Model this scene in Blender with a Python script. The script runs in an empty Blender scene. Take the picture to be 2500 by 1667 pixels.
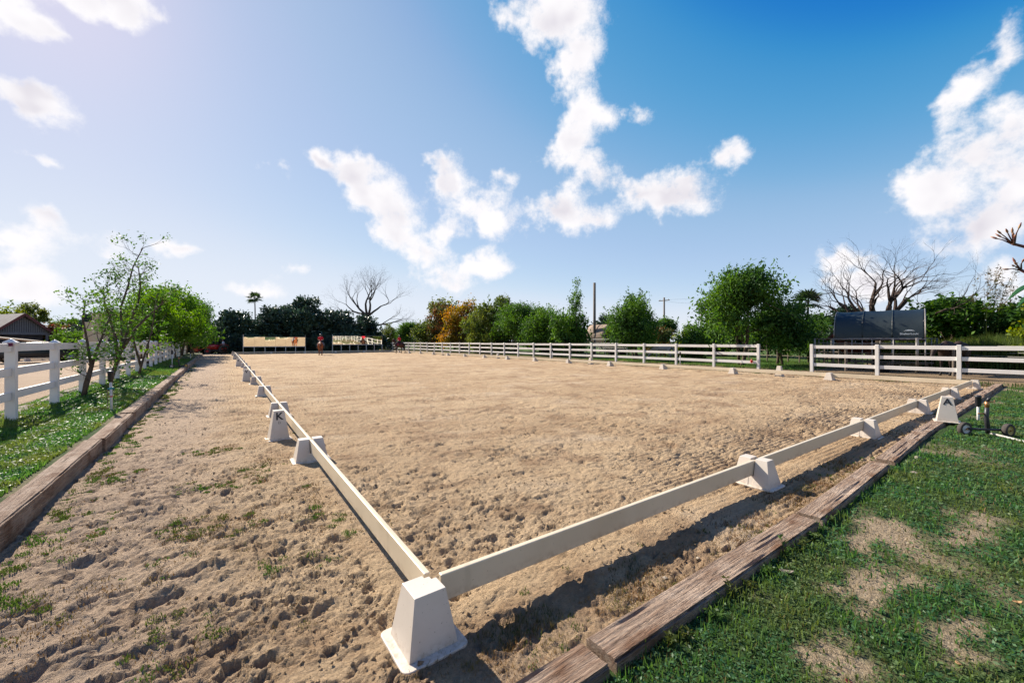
import bpy, bmesh, math, random
import numpy as np
from mathutils import Vector, Matrix, Euler

scene = bpy.context.scene
COL = scene.collection
PI = math.pi
R = math.radians

# ------------------------------------------------------------------ camera
cam_data = bpy.data.cameras.new('camera')
cam_data.sensor_width = 36.0
cam_data.lens = 14.166
cam_data.clip_start = 0.05
cam_data.clip_end = 6000.0
camera = bpy.data.objects.new('camera', cam_data)
camera.location = (-0.957, -2.142, 1.628)
camera.rotation_euler = (R(90.0), 0.0, -0.6182)
COL.objects.link(camera)
scene.camera = camera

# ------------------------------------------------------------------ exposure
vs = scene.view_settings
vs.view_transform = 'Standard'
vs.look = 'None'
vs.exposure = 1.05
vs.gamma = 1.0
vs.use_curve_mapping = False

# ------------------------------------------------------------------ sun
SUN_AZ = R(-15.0)      # from +Y towards +X
SUN_EL = R(35.5)
sun_data = bpy.data.lights.new('sun', 'SUN')
sun_data.energy = 5.0
sun_data.angle = R(0.6)
sun_data.color = (1.0, 0.92, 0.80)
sun = bpy.data.objects.new('sun', sun_data)
sdir = Vector((math.sin(SUN_AZ) * math.cos(SUN_EL), math.cos(SUN_AZ) * math.cos(SUN_EL), math.sin(SUN_EL)))
sun.rotation_euler = sdir.to_track_quat('Z', 'Y').to_euler()
sun.location = (-20, 60, 60)
COL.objects.link(sun)

# ------------------------------------------------------------------ world: Nishita sky with fair-weather clouds
# clouds as (azimuth, elevation, radius, radius, turn) in radians on the sky
MAINB = [(0.741, 0.674, 0.128, 0.062, 3.063), (0.639, 0.687, 0.07, 0.032, 3.129), (0.799, 0.622, 0.058, 0.053, 2.147), (0.762, 0.581, 0.045, 0.036, 1.688), (0.804, 0.524, 0.078, 0.032, 2.763), (0.856, 0.491, 0.032, 0.029, 2.264), (0.778, 0.468, 0.054, 0.05, 2.052), (0.741, 0.427, 0.067, 0.033, -2.938), (0.814, 0.396, 0.051, 0.046, 2.688), (0.299, 0.33, 0.076, 0.07, 0.28), (0.232, 0.367, 0.065, 0.035, 2.809), (0.28, 0.386, 0.039, 0.028, -2.894), (0.338, 0.287, 0.075, 0.062, 0.883), (0.353, 0.239, 0.046, 0.041, -2.815), (0.462, 0.371, 0.07, 0.051, 1.511), (0.43, 0.414, 0.031, 0.018, -3.039), (0.569, 0.298, 0.086, 0.067, -3.106), (0.601, 0.384, 0.039, 0.023, -2.597), (0.462, 0.265, 0.046, 0.034, -3.057), (0.42, 0.203, 0.05, 0.033, 1.185), (0.547, 0.186, 0.086, 0.033, -3.126), (0.462, 0.142, 0.082, 0.031, -3.116), (0.741, 0.315, 0.081, 0.071, 2.977), (0.835, 0.291, 0.052, 0.039, 3.005), (0.856, 0.365, 0.035, 0.029, 2.88), (1.002, 0.323, 0.122, 0.052, 2.995), (1.039, 0.354, 0.049, 0.027, 2.932), (0.926, 0.341, 0.056, 0.04, 2.934), (1.468, 0.392, 0.038, 0.03, -2.855), (1.447, 0.375, 0.028, 0.018, 1.859), (1.509, 0.324, 0.051, 0.036, 2.266), (1.473, 0.299, 0.073, 0.049, 2.496), (1.434, 0.242, 0.068, 0.053, 2.349), (1.478, 0.184, 0.069, 0.056, 2.124), (1.519, 0.233, 0.085, 0.053, 1.764), (1.429, 0.162, 0.032, 0.021, 2.834), (1.521, 0.443, 0.042, 0.013, 1.626), (1.515, 0.421, 0.023, 0.014, 2.351)]
WISPB = [(1.117, 0.391, 0.046, 0.028, 3.011), (0.101, 0.35, 0.023, 0.016, 2.846), (0.165, 0.387, 0.023, 0.018, 1.147), (0.936, 0.49, 0.021, 0.015, 1.736), (1.513, 0.09, 0.03, 0.023, 2.863), (1.308, 0.152, 0.058, 0.026, 2.989), (1.352, 0.107, 0.072, 0.035, 3.016), (-0.271, 0.469, 0.041, 0.032, 2.664), (-0.238, 0.466, 0.024, 0.017, 2.605), (-0.173, 0.532, 0.069, 0.024, -2.928), (-0.143, 0.524, 0.022, 0.016, 3.054), (-0.11, 0.552, 0.023, 0.019, 0.494), (-0.282, 0.383, 0.032, 0.026, 1.539), (-0.269, 0.362, 0.037, 0.022, 2.566), (-0.231, 0.374, 0.044, 0.022, 2.322), (-0.242, 0.289, 0.021, 0.009, -3.083), (-0.242, 0.201, 0.038, 0.02, 2.564), (-0.267, 0.149, 0.032, 0.024, 2.436), (-0.26, 0.099, 0.061, 0.039, 2.509), (-0.235, 0.144, 0.017, 0.011, 2.681), (-0.178, 0.168, 0.047, 0.015, 3.017), (-0.073, 0.184, 0.041, 0.011, 3.121), (0.042, 0.112, 0.076, 0.016, -3.129), (0.13, 0.148, 0.029, 0.011, -3.051), (0.547, 0.18, 0.091, 0.031, -3.127)]
world = bpy.data.worlds.new('World')
scene.world = world
world.use_nodes = True
wt = world.node_tree
for n in list(wt.nodes):
    wt.nodes.remove(n)
def wn(t, **kw):
    n = wt.nodes.new(t)
    for k, v in kw.items():
        setattr(n, k, v)
    return n
def wl(a, b):
    wt.links.new(a, b)
def wmath(op, a, b=None, c=None, clamp=False):
    n = wn('ShaderNodeMath', operation=op, use_clamp=clamp)
    for i, v in enumerate((a, b, c)):
        if v is None:
            continue
        if isinstance(v, (int, float)):
            n.inputs[i].default_value = v
        else:
            wl(v, n.inputs[i])
    return n.outputs[0]
sky = wn('ShaderNodeTexSky', sky_type='NISHITA')
sky.sun_disc = False
sky.sun_elevation = SUN_EL
sky.sun_rotation = SUN_AZ
sky.altitude = 0.0
sky.air_density = 0.5
sky.dust_density = 0.1
sky.ozone_density = 6.0
# film response of the sky: one power curve for each colour, the same in every direction
ssep = wn('ShaderNodeSeparateColor')
wl(sky.outputs[0], ssep.inputs[0])
scomb = wn('ShaderNodeCombineColor')
LEVEL = 4.83
for i, (ga, gb, lim) in enumerate(((-0.95, 1.86, 0.73), (-0.93, 1.27, 0.85), (-0.64, 0.90, 0.97))):
    e_ = wmath('EXPONENT', wmath('MULTIPLY', wmath('POWER', ssep.outputs[i], gb), -math.exp(ga) / lim))
    val = wmath('MULTIPLY', wmath('SUBTRACT', 1.0, e_), lim)
    if i < 2:
        fc = wn('ShaderNodeFloatCurve')
        cv = fc.mapping.curves[0]
        pts_ = (((0.0, 0.0), (0.045, 0.0), (0.080, 0.075), (0.125, 0.195), (0.18, 0.325), (0.29, 0.42), (0.40, 0.49), (0.51, 0.58), (0.63, 0.71), (1.0, 1.0)),
                ((0.0, 0.0), (0.23, 0.17), (0.28, 0.31), (0.37, 0.43), (0.44, 0.51), (0.58, 0.60), (0.68, 0.685), (0.80, 0.82), (1.0, 1.0)))[i]
        while len(cv.points) < len(pts_):
            cv.points.new(0.5, 0.5)
        for q, (a_, b_) in zip(cv.points, pts_):
            q.location = (a_, b_)
        fc.mapping.update()
        wl(val, fc.inputs['Value'])
        val = fc.outputs[0]
    wl(wmath('MULTIPLY', val, LEVEL), scomb.inputs[i])
tc = wn('ShaderNodeTexCoord')
sep = wn('ShaderNodeSeparateXYZ')
wl(tc.outputs['Generated'], sep.inputs[0])
az = wmath('ARCTAN2', sep.outputs[0], sep.outputs[1])
el = wmath('ARCSINE', sep.outputs[2])
def fbm(scale, detail, rough, out='Fac'):
    nz = wn('ShaderNodeTexNoise', noise_dimensions='3D')
    nz.inputs['Scale'].default_value = scale
    nz.inputs['Detail'].default_value = detail
    nz.inputs['Roughness'].default_value = rough
    wl(tc.outputs['Generated'], nz.inputs['Vector'])
    return nz.outputs[out]
def smooth(v, lo, hi):
    mr = wn('ShaderNodeMapRange', interpolation_type='SMOOTHSTEP')
    mr.inputs['From Min'].default_value = lo
    mr.inputs['From Max'].default_value = hi
    wl(v, mr.inputs['Value'])
    return mr.outputs['Result']
# where clouds stand: a coarse table over azimuth and elevation, held in colour ramps (rows of elevation in R, G, B)
AZ0, AZ1, EL0, EL1, NROW, NCOL = -0.44, 1.68, 0.0, 0.75, 30, 64
azs = np.linspace(AZ0, AZ1, NCOL); els = np.linspace(EL0, EL1, NROW)
GA, GE = np.meshgrid(azs, els)
tab = np.zeros_like(GA)
for blobs, gain in ((MAINB, 1.0), (WISPB, 1.1)):
    for (a_, e_, r1, r2, t_) in blobs:
        dx, dy = GA - a_, GE - e_
        u_ = (dx * math.cos(t_) + dy * math.sin(t_)) / (r1 * 1.36 + 0.006)
        v_ = (-dx * math.sin(t_) + dy * math.cos(t_)) / (r2 * 1.36 + 0.006)
        tab = np.maximum(tab, gain * np.clip(1.0 - np.sqrt(u_ * u_ + v_ * v_), 0, 1))
# outlines are stirred by noise before the look-up
nzc = fbm(15.0, 3.0, 0.6, 'Color')
nsep = wn('ShaderNodeSeparateColor'); wl(nzc, nsep.inputs[0])
azw = wmath('MULTIPLY_ADD', wmath('SUBTRACT', nsep.outputs[0], 0.5), 0.065, az)
elw = wmath('MULTIPLY_ADD', wmath('SUBTRACT', nsep.outputs[1], 0.5), 0.06, el)
ua = wmath('DIVIDE', wmath('SUBTRACT', azw, AZ0), AZ1 - AZ0)
ue = wmath('DIVIDE', wmath('SUBTRACT', elw, EL0), EL1 - EL0)
uleft = wmath('MULTIPLY', ua, 2.0)
uright = wmath('SUBTRACT', uleft, 1.0)
isright = wmath('GREATER_THAN', ua, 0.5)
usel = wmath('SUBTRACT', uleft, isright)
def ramp(vals3, fac):
    n = wn('ShaderNodeValToRGB')
    cr = n.color_ramp
    cr.interpolation = 'LINEAR'
    N_ = len(vals3)
    while len(cr.elements) < N_:
        cr.elements.new(0.5)
    for i, v in enumerate(vals3):
        cr.elements[i].position = i / (N_ - 1)
    for i, v in enumerate(vals3):
        cr.elements[i].color = (float(v[0]), float(v[1]), float(v[2]), 1)
    wl(fac, n.inputs[0])
    return n.outputs[0]
total = None
for g in range(NROW // 3):
    rows = [g * 3, g * 3 + 1, g * 3 + 2]
    left = np.stack([np.interp(np.linspace(0, 0.5, 32), np.linspace(0, 1, NCOL), tab[r]) for r in rows], 1)
    right = np.stack([np.interp(np.linspace(0.5, 1.0, 32), np.linspace(0, 1, NCOL), tab[r]) for r in rows], 1)
    rl, rr = ramp(left, usel), ramp(right, usel)
    mx = wn('ShaderNodeMix', data_type='RGBA')
    wl(isright, mx.inputs['Factor']); wl(rl, mx.inputs['A']); wl(rr, mx.inputs['B'])
    # tent weights of these three rows of elevation
    wts = np.zeros((NROW, 3))
    for j, r in enumerate(rows):
        wts[r, j] = 1
    dot = wn('ShaderNodeVectorMath', operation='DOT_PRODUCT')
    wl(mx.outputs['Result'], dot.inputs[0]); wl(ramp(wts, ue), dot.inputs[1])
    total = dot.outputs['Value'] if total is None else wmath('ADD', total, dot.outputs['Value'])
n1 = fbm(15.0, 6.0, 0.66)
dm = smooth(wmath('MULTIPLY_ADD', wmath('SUBTRACT', n1, 0.5), 1.25, total), 0.30, 0.74)
# the same kind of scattered cloud goes on round the rest of the sky
away = smooth(wmath('ABSOLUTE', wmath('SUBTRACT', az, 0.6182)), 0.98, 1.25)
dr = wmath('MULTIPLY', wmath('MULTIPLY', smooth(fbm(3.1, 4.0, 0.58), 0.53, 0.66), away), smooth(el, 0.0, 0.12))
dens = wmath('MAXIMUM', dm, dr)
# thick parts of a cloud are a little greyer than the thin bright rim
thick = wmath('MULTIPLY', smooth(total, 0.45, 0.95), smooth(fbm(8.0, 3.0, 0.55), 0.38, 0.68))
ccol = wn('ShaderNodeMix', data_type='RGBA')
CLOUD = 4.95
ccol.inputs['A'].default_value = (1.0 * CLOUD, 0.98 * CLOUD, 1.0 * CLOUD, 1)
ccol.inputs['B'].default_value = (0.72 * CLOUD, 0.69 * CLOUD, 0.76 * CLOUD, 1)
wl(thick, ccol.inputs['Factor'])
mixs = wn('ShaderNodeMix', data_type='RGBA')
wl(dens, mixs.inputs['Factor']); wl(scomb.outputs[0], mixs.inputs['A']); wl(ccol.outputs['Result'], mixs.inputs['B'])
bg = wn('ShaderNodeBackground')
bg.inputs['Strength'].default_value = 0.10
wl(mixs.outputs['Result'], bg.inputs['Color'])
wo = wn('ShaderNodeOutputWorld')
wl(bg.outputs[0], wo.inputs['Surface'])

scene.cycles.max_bounces = 6
scene.cycles.diffuse_bounces = 3
scene.cycles.glossy_bounces = 3
scene.cycles.transmission_bounces = 3
scene.cycles.transparent_max_bounces = 4
world.cycles.sampling_method = 'MANUAL'
world.cycles.sample_map_resolution = 512

# ================================================================== helpers
rng = np.random.default_rng(7)
random.seed(7)

def hash2(ix, iy, seed):
    h = (ix.astype(np.int64) * 374761393 + iy.astype(np.int64) * 668265263 + seed * 1442695040888963) & 0x7fffffff
    h = ((h ^ (h >> 13)) * 1274126177) & 0x7fffffff
    h = (h ^ (h >> 16)) & 0xffff
    return h / 65535.0
def vnoise(x, y, seed=0):
    ix = np.floor(x); iy = np.floor(y)
    fx = x - ix; fy = y - iy
    fx = fx * fx * fx * (fx * (fx * 6 - 15) + 10); fy = fy * fy * fy * (fy * (fy * 6 - 15) + 10)
    a = hash2(ix, iy, seed); b = hash2(ix + 1, iy, seed)
    c = hash2(ix, iy + 1, seed); d = hash2(ix + 1, iy + 1, seed)
    return (a * (1 - fx) + b * fx) * (1 - fy) + (c * (1 - fx) + d * fx) * fy
def fbm2(x, y, oct=4, seed=0, gain=0.5):
    s = 0; a = 1; t = 0
    for i in range(oct):
        c, sn = math.cos(0.7 * i), math.sin(0.7 * i)
        s = s + a * vnoise((x * c - y * sn) * 2 ** i + 17.3 * i, (x * sn + y * c) * 2 ** i + 9.1 * i, seed + i)
        t += a; a *= gain
    return s / t
def sstep(x, a, b):
    t = np.clip((x - a) / (b - a), 0, 1)
    return t * t * (3 - 2 * t)

def link(o, parent=None):
    COL.objects.link(o)
    if parent is not None:
        o.parent = parent
    return o
def tag(o, label=None, cat=None, group=None, kind=None):
    if label: o['label'] = label
    if cat: o['category'] = cat
    if group: o['group'] = group
    if kind: o['kind'] = kind
    return o
def thing(name, label, cat, loc=(0, 0, 0), rz=0.0, group=None):
    o = bpy.data.objects.new(name, None)
    o.empty_display_size = 0.2
    o.location = loc; o.rotation_euler = (0, 0, rz)
    link(o)
    return tag(o, label, cat, group)
def copy_tree(o, parent=None):
    c = o.copy()
    COL.objects.link(c)
    if parent is not None:
        c.parent = parent
    for ch in o.children:
        copy_tree(ch, c)
    return c
def np_mesh(name, verts, faces, k):
    """mesh from numpy arrays, all faces with k corners"""
    me = bpy.data.meshes.new(name)
    n, f = len(verts), len(faces)
    me.vertices.add(n); me.vertices.foreach_set('co', np.ascontiguousarray(verts, dtype=np.float32).ravel())
    me.loops.add(f * k); me.loops.foreach_set('vertex_index', np.ascontiguousarray(faces, dtype=np.int32).ravel())
    me.polygons.add(f)
    me.polygons.foreach_set('loop_start', np.arange(0, f * k, k, dtype=np.int32))
    me.polygons.foreach_set('loop_total', np.full(f, k, dtype=np.int32))
    me.update(calc_edges=True)
    return me
def obj(name, me, mat, parent=None, loc=None, rot=None):
    o = bpy.data.objects.new(name, me)
    if mat is not None and len(me.materials) == 0:
        me.materials.append(mat)
    if loc is not None: o.location = loc
    if rot is not None: o.rotation_euler = rot
    return link(o, parent)

class MB:
    """collects simple solids and links them as one mesh"""
    def __init__(self):
        self.v = []; self.f = []
    def add(self, vs, fs):
        b = len(self.v)
        self.v += [tuple(p) for p in vs]
        self.f += [tuple(i + b for i in f) for f in fs]
        return self
    def box(self, c, s, rz=0.0, rot=None):
        hx, hy, hz = s[0] / 2, s[1] / 2, s[2] / 2
        m = Euler((0, 0, rz)).to_matrix() if rot is None else Euler(rot).to_matrix()
        pts = []
        for dz in (-hz, hz):
            for dx, dy in ((-hx, -hy), (hx, -hy), (hx, hy), (-hx, hy)):
                pts.append(Vector(c) + m @ Vector((dx, dy, dz)))
        return self.add(pts, [(3, 2, 1, 0), (4, 5, 6, 7), (0, 1, 5, 4), (1, 2, 6, 5), (2, 3, 7, 6), (3, 0, 4, 7)])
    def loft(self, rings, cap=True):
        n = len(rings[0]); vs = []; fs = []
        for r in rings: vs += r
        for i in range(len(rings) - 1):
            for j in range(n):
                a = i * n + j; b = i * n + (j + 1) % n
                fs.append((a, b, b + n, a + n))
        if cap:
            fs.append(tuple(reversed(range(n))))
            fs.append(tuple(range((len(rings) - 1) * n, len(rings) * n)))
        return self.add(vs, fs)
    def frustum(self, c, s0, s1, z0, z1, c1=None):
        c1 = c1 or c
        r0 = [(c[0] + sx * s0[0] / 2, c[1] + sy * s0[1] / 2, z0) for sx, sy in ((-1, -1), (1, -1), (1, 1), (-1, 1))]
        r1 = [(c1[0] + sx * s1[0] / 2, c1[1] + sy * s1[1] / 2, z1) for sx, sy in ((-1, -1), (1, -1), (1, 1), (-1, 1))]
        return self.loft([r0, r1])
    def tube(self, pts, radii, n=8, cap=True):
        pts = [Vector(p) for p in pts]
        if not isinstance(radii, (list, tuple)):
            radii = [radii] * len(pts)
        rings = []
        up = None
        for i, p in enumerate(pts):
            d = (pts[min(i + 1, len(pts) - 1)] - pts[max(i - 1, 0)])
            if d.length < 1e-9: d = Vector((0, 0, 1))
            d.normalize()
            if up is None:
                up = d.orthogonal().normalized()
            else:
                up = (up - d * up.dot(d))
                up = up.normalized() if up.length > 1e-6 else d.orthogonal().normalized()
            w = d.cross(up)
            rings.append([p + (up * math.cos(2 * PI * k / n) + w * math.sin(2 * PI * k / n)) * radii[i] for k in range(n)])
        return self.loft(rings, cap)
    def capsule(self, p0, p1, r0, r1, n=12):
        p0, p1 = Vector(p0), Vector(p1)
        d = p1 - p0
        d = d.normalized() if d.length > 1e-9 else Vector((0, 0, 1))
        pts = []; rad = []
        for a in (80, 50, 20):
            pts.append(p0 - d * r0 * math.sin(R(a))); rad.append(r0 * math.cos(R(a)))
        for a in (20, 50, 80):
            pts.append(p1 + d * r1 * math.sin(R(a))); rad.append(r1 * math.cos(R(a)))
        return self.tube(pts, rad, n)
    def lathe(self, prof, n=16, c=(0, 0, 0), axis='Z', ring=False):
        if ring: prof = list(prof) + [prof[0]]
        rings = []
        for r, z in prof:
            ring_ = []
            for k in range(n):
                x, y = r * math.cos(2 * PI * k / n), r * math.sin(2 * PI * k / n)
                p = {'Z': (x, y, z), 'X': (z, x, y), 'Y': (y, z, x)}[axis]
                ring_.append((c[0] + p[0], c[1] + p[1], c[2] + p[2]))
            rings.append(ring_)
        return self.loft(rings, not ring)
    def mesh(self, name, bevel=0.0, seg=2, smooth=False):
        me = bpy.data.meshes.new(name)
        me.from_pydata([tuple(p) for p in self.v], [], self.f)
        if bevel > 0:
            bm = bmesh.new(); bm.from_mesh(me)
            es = [e for e in bm.edges if len(e.link_faces) == 2 and e.calc_face_angle(0) > R(25)]
            bmesh.ops.bevel(bm, geom=es, offset=bevel, segments=seg, profile=0.5, affect='EDGES', clamp_overlap=True)
            bm.to_mesh(me); bm.free()
        if smooth:
            me.polygons.foreach_set('use_smooth', [True] * len(me.polygons))
        me.update()
        return me
    def build(self, name, mat, parent=None, bevel=0.0, seg=2, smooth=False, loc=None, rot=None):
        return obj(name, self.mesh(name, bevel, seg, smooth), mat, parent, loc, rot)

def remesh(mb, voxel, smooth_iter=4):
    """union of overlapping solids as one continuous smooth skin"""
    me = mb.mesh('body_tmp')
    o = bpy.data.objects.new('body_tmp', me); COL.objects.link(o)
    m = o.modifiers.new('r', 'REMESH'); m.mode = 'VOXEL'; m.voxel_size = voxel
    s = o.modifiers.new('s', 'SMOOTH'); s.iterations = smooth_iter; s.factor = 0.5
    dg = bpy.context.evaluated_depsgraph_get()
    out = bpy.data.meshes.new_from_object(o.evaluated_get(dg))
    bpy.data.objects.remove(o); bpy.data.meshes.remove(me)
    out.polygons.foreach_set('use_smooth', [True] * len(out.polygons))
    return out

ORD = ['first', 'second', 'third', 'fourth', 'fifth', 'sixth', 'seventh', 'eighth', 'ninth', 'tenth', 'eleventh',
       'twelfth', 'thirteenth', 'fourteenth', 'fifteenth', 'sixteenth', 'seventeenth', 'eighteenth', 'nineteenth',
       'twentieth', 'twenty-first', 'twenty-second', 'twenty-third', 'twenty-fourth', 'twenty-fifth', 'twenty-sixth',
       'twenty-seventh', 'twenty-eighth', 'twenty-ninth', 'thirtieth']

# ================================================================== materials
def new_mat(name):
    m = bpy.data.materials.new(name); m.use_nodes = True
    nt = m.node_tree
    for n in list(nt.nodes): nt.nodes.remove(n)
    out = nt.nodes.new('ShaderNodeOutputMaterial')
    bs = nt.nodes.new('ShaderNodeBsdfPrincipled')
    nt.links.new(bs.outputs[0], out.inputs[0])
    return m, nt, bs, out
def coords(nt, kind='Object', scale=(1, 1, 1)):
    t = nt.nodes.new('ShaderNodeTexCoord')
    if kind == 'World':
        g = nt.nodes.new('ShaderNodeNewGeometry'); src = g.outputs['Position']
    else:
        src = t.outputs[kind]
    mp = nt.nodes.new('ShaderNodeMapping'); mp.inputs['Scale'].default_value = scale
    nt.links.new(src, mp.inputs[0])
    return mp.outputs[0]
def noise(nt, vec, scale, detail=4, rough=0.55, out='Fac', dist=0.0):
    n = nt.nodes.new('ShaderNodeTexNoise')
    n.inputs['Scale'].default_value = scale; n.inputs['Detail'].default_value = detail
    n.inputs['Roughness'].default_value = rough; n.inputs['Distortion'].default_value = dist
    nt.links.new(vec, n.inputs['Vector'])
    return n.outputs[out]
def maprange(nt, v, a, b, c=0.0, d=1.0, smooth=True):
    n = nt.nodes.new('ShaderNodeMapRange')
    n.interpolation_type = 'SMOOTHSTEP' if smooth else 'LINEAR'
    n.inputs['From Min'].default_value = a; n.inputs['From Max'].default_value = b
    n.inputs['To Min'].default_value = c; n.inputs['To Max'].default_value = d
    nt.links.new(v, n.inputs['Value'])
    return n.outputs['Result']
def mix(nt, f, a, b):
    n = nt.nodes.new('ShaderNodeMix'); n.data_type = 'RGBA'
    for key, v in (('Factor', f), ('A', a), ('B', b)):
        if isinstance(v, (tuple, list)):
            n.inputs[key].default_value = (v[0], v[1], v[2], 1)
        elif isinstance(v, (int, float)):
            n.inputs[key].default_value = v
        else:
            nt.links.new(v, n.inputs[key])
    return n.outputs['Result']
def math_n(nt, op, a, b=None):
    n = nt.nodes.new('ShaderNodeMath'); n.operation = op
    for i, v in enumerate((a, b)):
        if v is None: continue
        if isinstance(v, (int, float)): n.inputs[i].default_value = v
        else: nt.links.new(v, n.inputs[i])
    return n.outputs[0]
def bump(nt, bs, h, strength=0.3, dist=0.02):
    b = nt.nodes.new('ShaderNodeBump')
    b.inputs['Strength'].default_value = strength; b.inputs['Distance'].default_value = dist
    nt.links.new(h, b.inputs['Height']); nt.links.new(b.outputs[0], bs.inputs['Normal'])

def m_plain(name, c1, c2=None, scale=6.0, rough=0.6, bmp=0.0, bscale=None, kind='Object', metal=0.0, spec=0.4, stretch=(1, 1, 1), lo=0.35, hi=0.7, bdist=0.01):
    m, nt, bs, out = new_mat(name)
    c2 = c2 or tuple(x * 0.82 for x in c1)
    v = coords(nt, kind, stretch)
    n = noise(nt, v, scale, 5, 0.6)
    col = mix(nt, maprange(nt, n, lo, hi), c1, c2)
    nt.links.new(col, bs.inputs['Base Color'])
    bs.inputs['Roughness'].default_value = rough
    bs.inputs['Metallic'].default_value = metal
    bs.inputs['Specular IOR Level'].default_value = spec
    if bmp > 0:
        bump(nt, bs, noise(nt, v, bscale or scale * 4, 4, 0.6), bmp, bdist)
    return m

def m_leaf(name, ca, cb, cc, trans=0.45, rough=0.5, patch=0.35, spec=0.18):
    """leaf: colour differs from leaf to leaf and in larger clumps, light shines through"""
    m, nt, bs, out = new_mat(name)
    g = nt.nodes.new('ShaderNodeNewGeometry')
    rp = g.outputs['Random Per Island']
    v = coords(nt, 'World')
    big = noise(nt, v, patch, 2, 0.5)
    c = mix(nt, rp, ca, cb)
    c = mix(nt, maprange(nt, big, 0.42, 0.66), c, cc)
    nt.links.new(c, bs.inputs['Base Color'])
    bs.inputs['Roughness'].default_value = rough
    bs.inputs['Specular IOR Level'].default_value = spec
    tr = nt.nodes.new('ShaderNodeBsdfTranslucent')
    hs_ = nt.nodes.new('ShaderNodeHueSaturation'); hs_.inputs['Hue'].default_value = 0.485
    hs_.inputs['Saturation'].default_value = 1.15; hs_.inputs['Value'].default_value = 1.35
    nt.links.new(c, hs_.inputs['Color']); nt.links.new(hs_.outputs[0], tr.inputs['Color'])
    mx = nt.nodes.new('ShaderNodeMixShader'); mx.inputs[0].default_value = trans
    nt.links.new(bs.outputs[0], mx.inputs[1]); nt.links.new(tr.outputs[0], mx.inputs[2])
    nt.links.new(mx.outputs[0], out.inputs[0])
    return m

M = {}
M['vinyl'] = m_plain('white_vinyl', (0.71, 0.66, 0.61), (0.63, 0.575, 0.525), 1.3, 0.42, kind='World')
def m_vinyl_dirty():
    m, nt, bs, out = new_mat('white_plastic_cones')
    v = coords(nt, 'Object')
    w = coords(nt, 'World')
    sepn = nt.nodes.new('ShaderNodeSeparateXYZ'); nt.links.new(v, sepn.inputs[0])
    n = noise(nt, w, 2.0, 5, 0.6)
    col = mix(nt, maprange(nt, n, 0.4, 0.75), (0.58, 0.505, 0.425), (0.50, 0.42, 0.34))
    spk = noise(nt, w, 85.0, 2, 0.5)
    col = mix(nt, maprange(nt, spk, 0.70, 0.74, 0, 0.8), col, (0.22, 0.15, 0.10))
    splash = math_n(nt, 'MULTIPLY', maprange(nt, sepn.outputs[2], 0.09, 0.0), maprange(nt, noise(nt, w, 25.0, 4, 0.6), 0.4, 0.7, 0, 0.75))
    col = mix(nt, splash, col, (0.34, 0.25, 0.17))
    nt.links.new(col, bs.inputs['Base Color'])
    bs.inputs['Roughness'].default_value = 0.4
    bs.inputs['Specular IOR Level'].default_value = 0.4
    bump(nt, bs, noise(nt, w, 14.0, 3, 0.5), 0.06, 0.01)
    return m
M['cone'] = m_vinyl_dirty()
def m_rail():
    m, nt, bs, out = new_mat('white_plastic_rail')
    w = coords(nt, 'World')
    n = noise(nt, w, 1.1, 5, 0.6)
    col = mix(nt, maprange(nt, n, 0.4, 0.75), (0.60, 0.50, 0.36), (0.52, 0.42, 0.29))
    spk = noise(nt, w, 60.0, 3, 0.6)
    col = mix(nt, maprange(nt, spk, 0.69, 0.73, 0, 0.8), col, (0.20, 0.13, 0.08))
    ob = coords(nt, 'Object'); sz = nt.nodes.new('ShaderNodeSeparateXYZ'); nt.links.new(ob, sz.inputs[0])
    spl = math_n(nt, 'MULTIPLY', maprange(nt, sz.outputs[2], 0.0, -0.085), maprange(nt, noise(nt, w, 16.0, 5, 0.65), 0.42, 0.70, 0, 0.7))
    col = mix(nt, spl, col, (0.34, 0.24, 0.15))
    col = mix(nt, maprange(nt, noise(nt, coords(nt, 'World', (1, 1, 0.15)), 7.0, 4, 0.6), 0.6, 0.75, 0, 0.3), col, (0.36, 0.30, 0.20))
    nt.links.new(col, bs.inputs['Base Color'])
    bs.inputs['Roughness'].default_value = 0.38
    return m
M['rail'] = m_rail()
M['letter'] = m_plain('black_letter', (0.015, 0.015, 0.02), None, 5, 0.5)
M['letter_faint'] = m_plain('worn_letter', (0.16, 0.15, 0.13), None, 5, 0.5)

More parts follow.
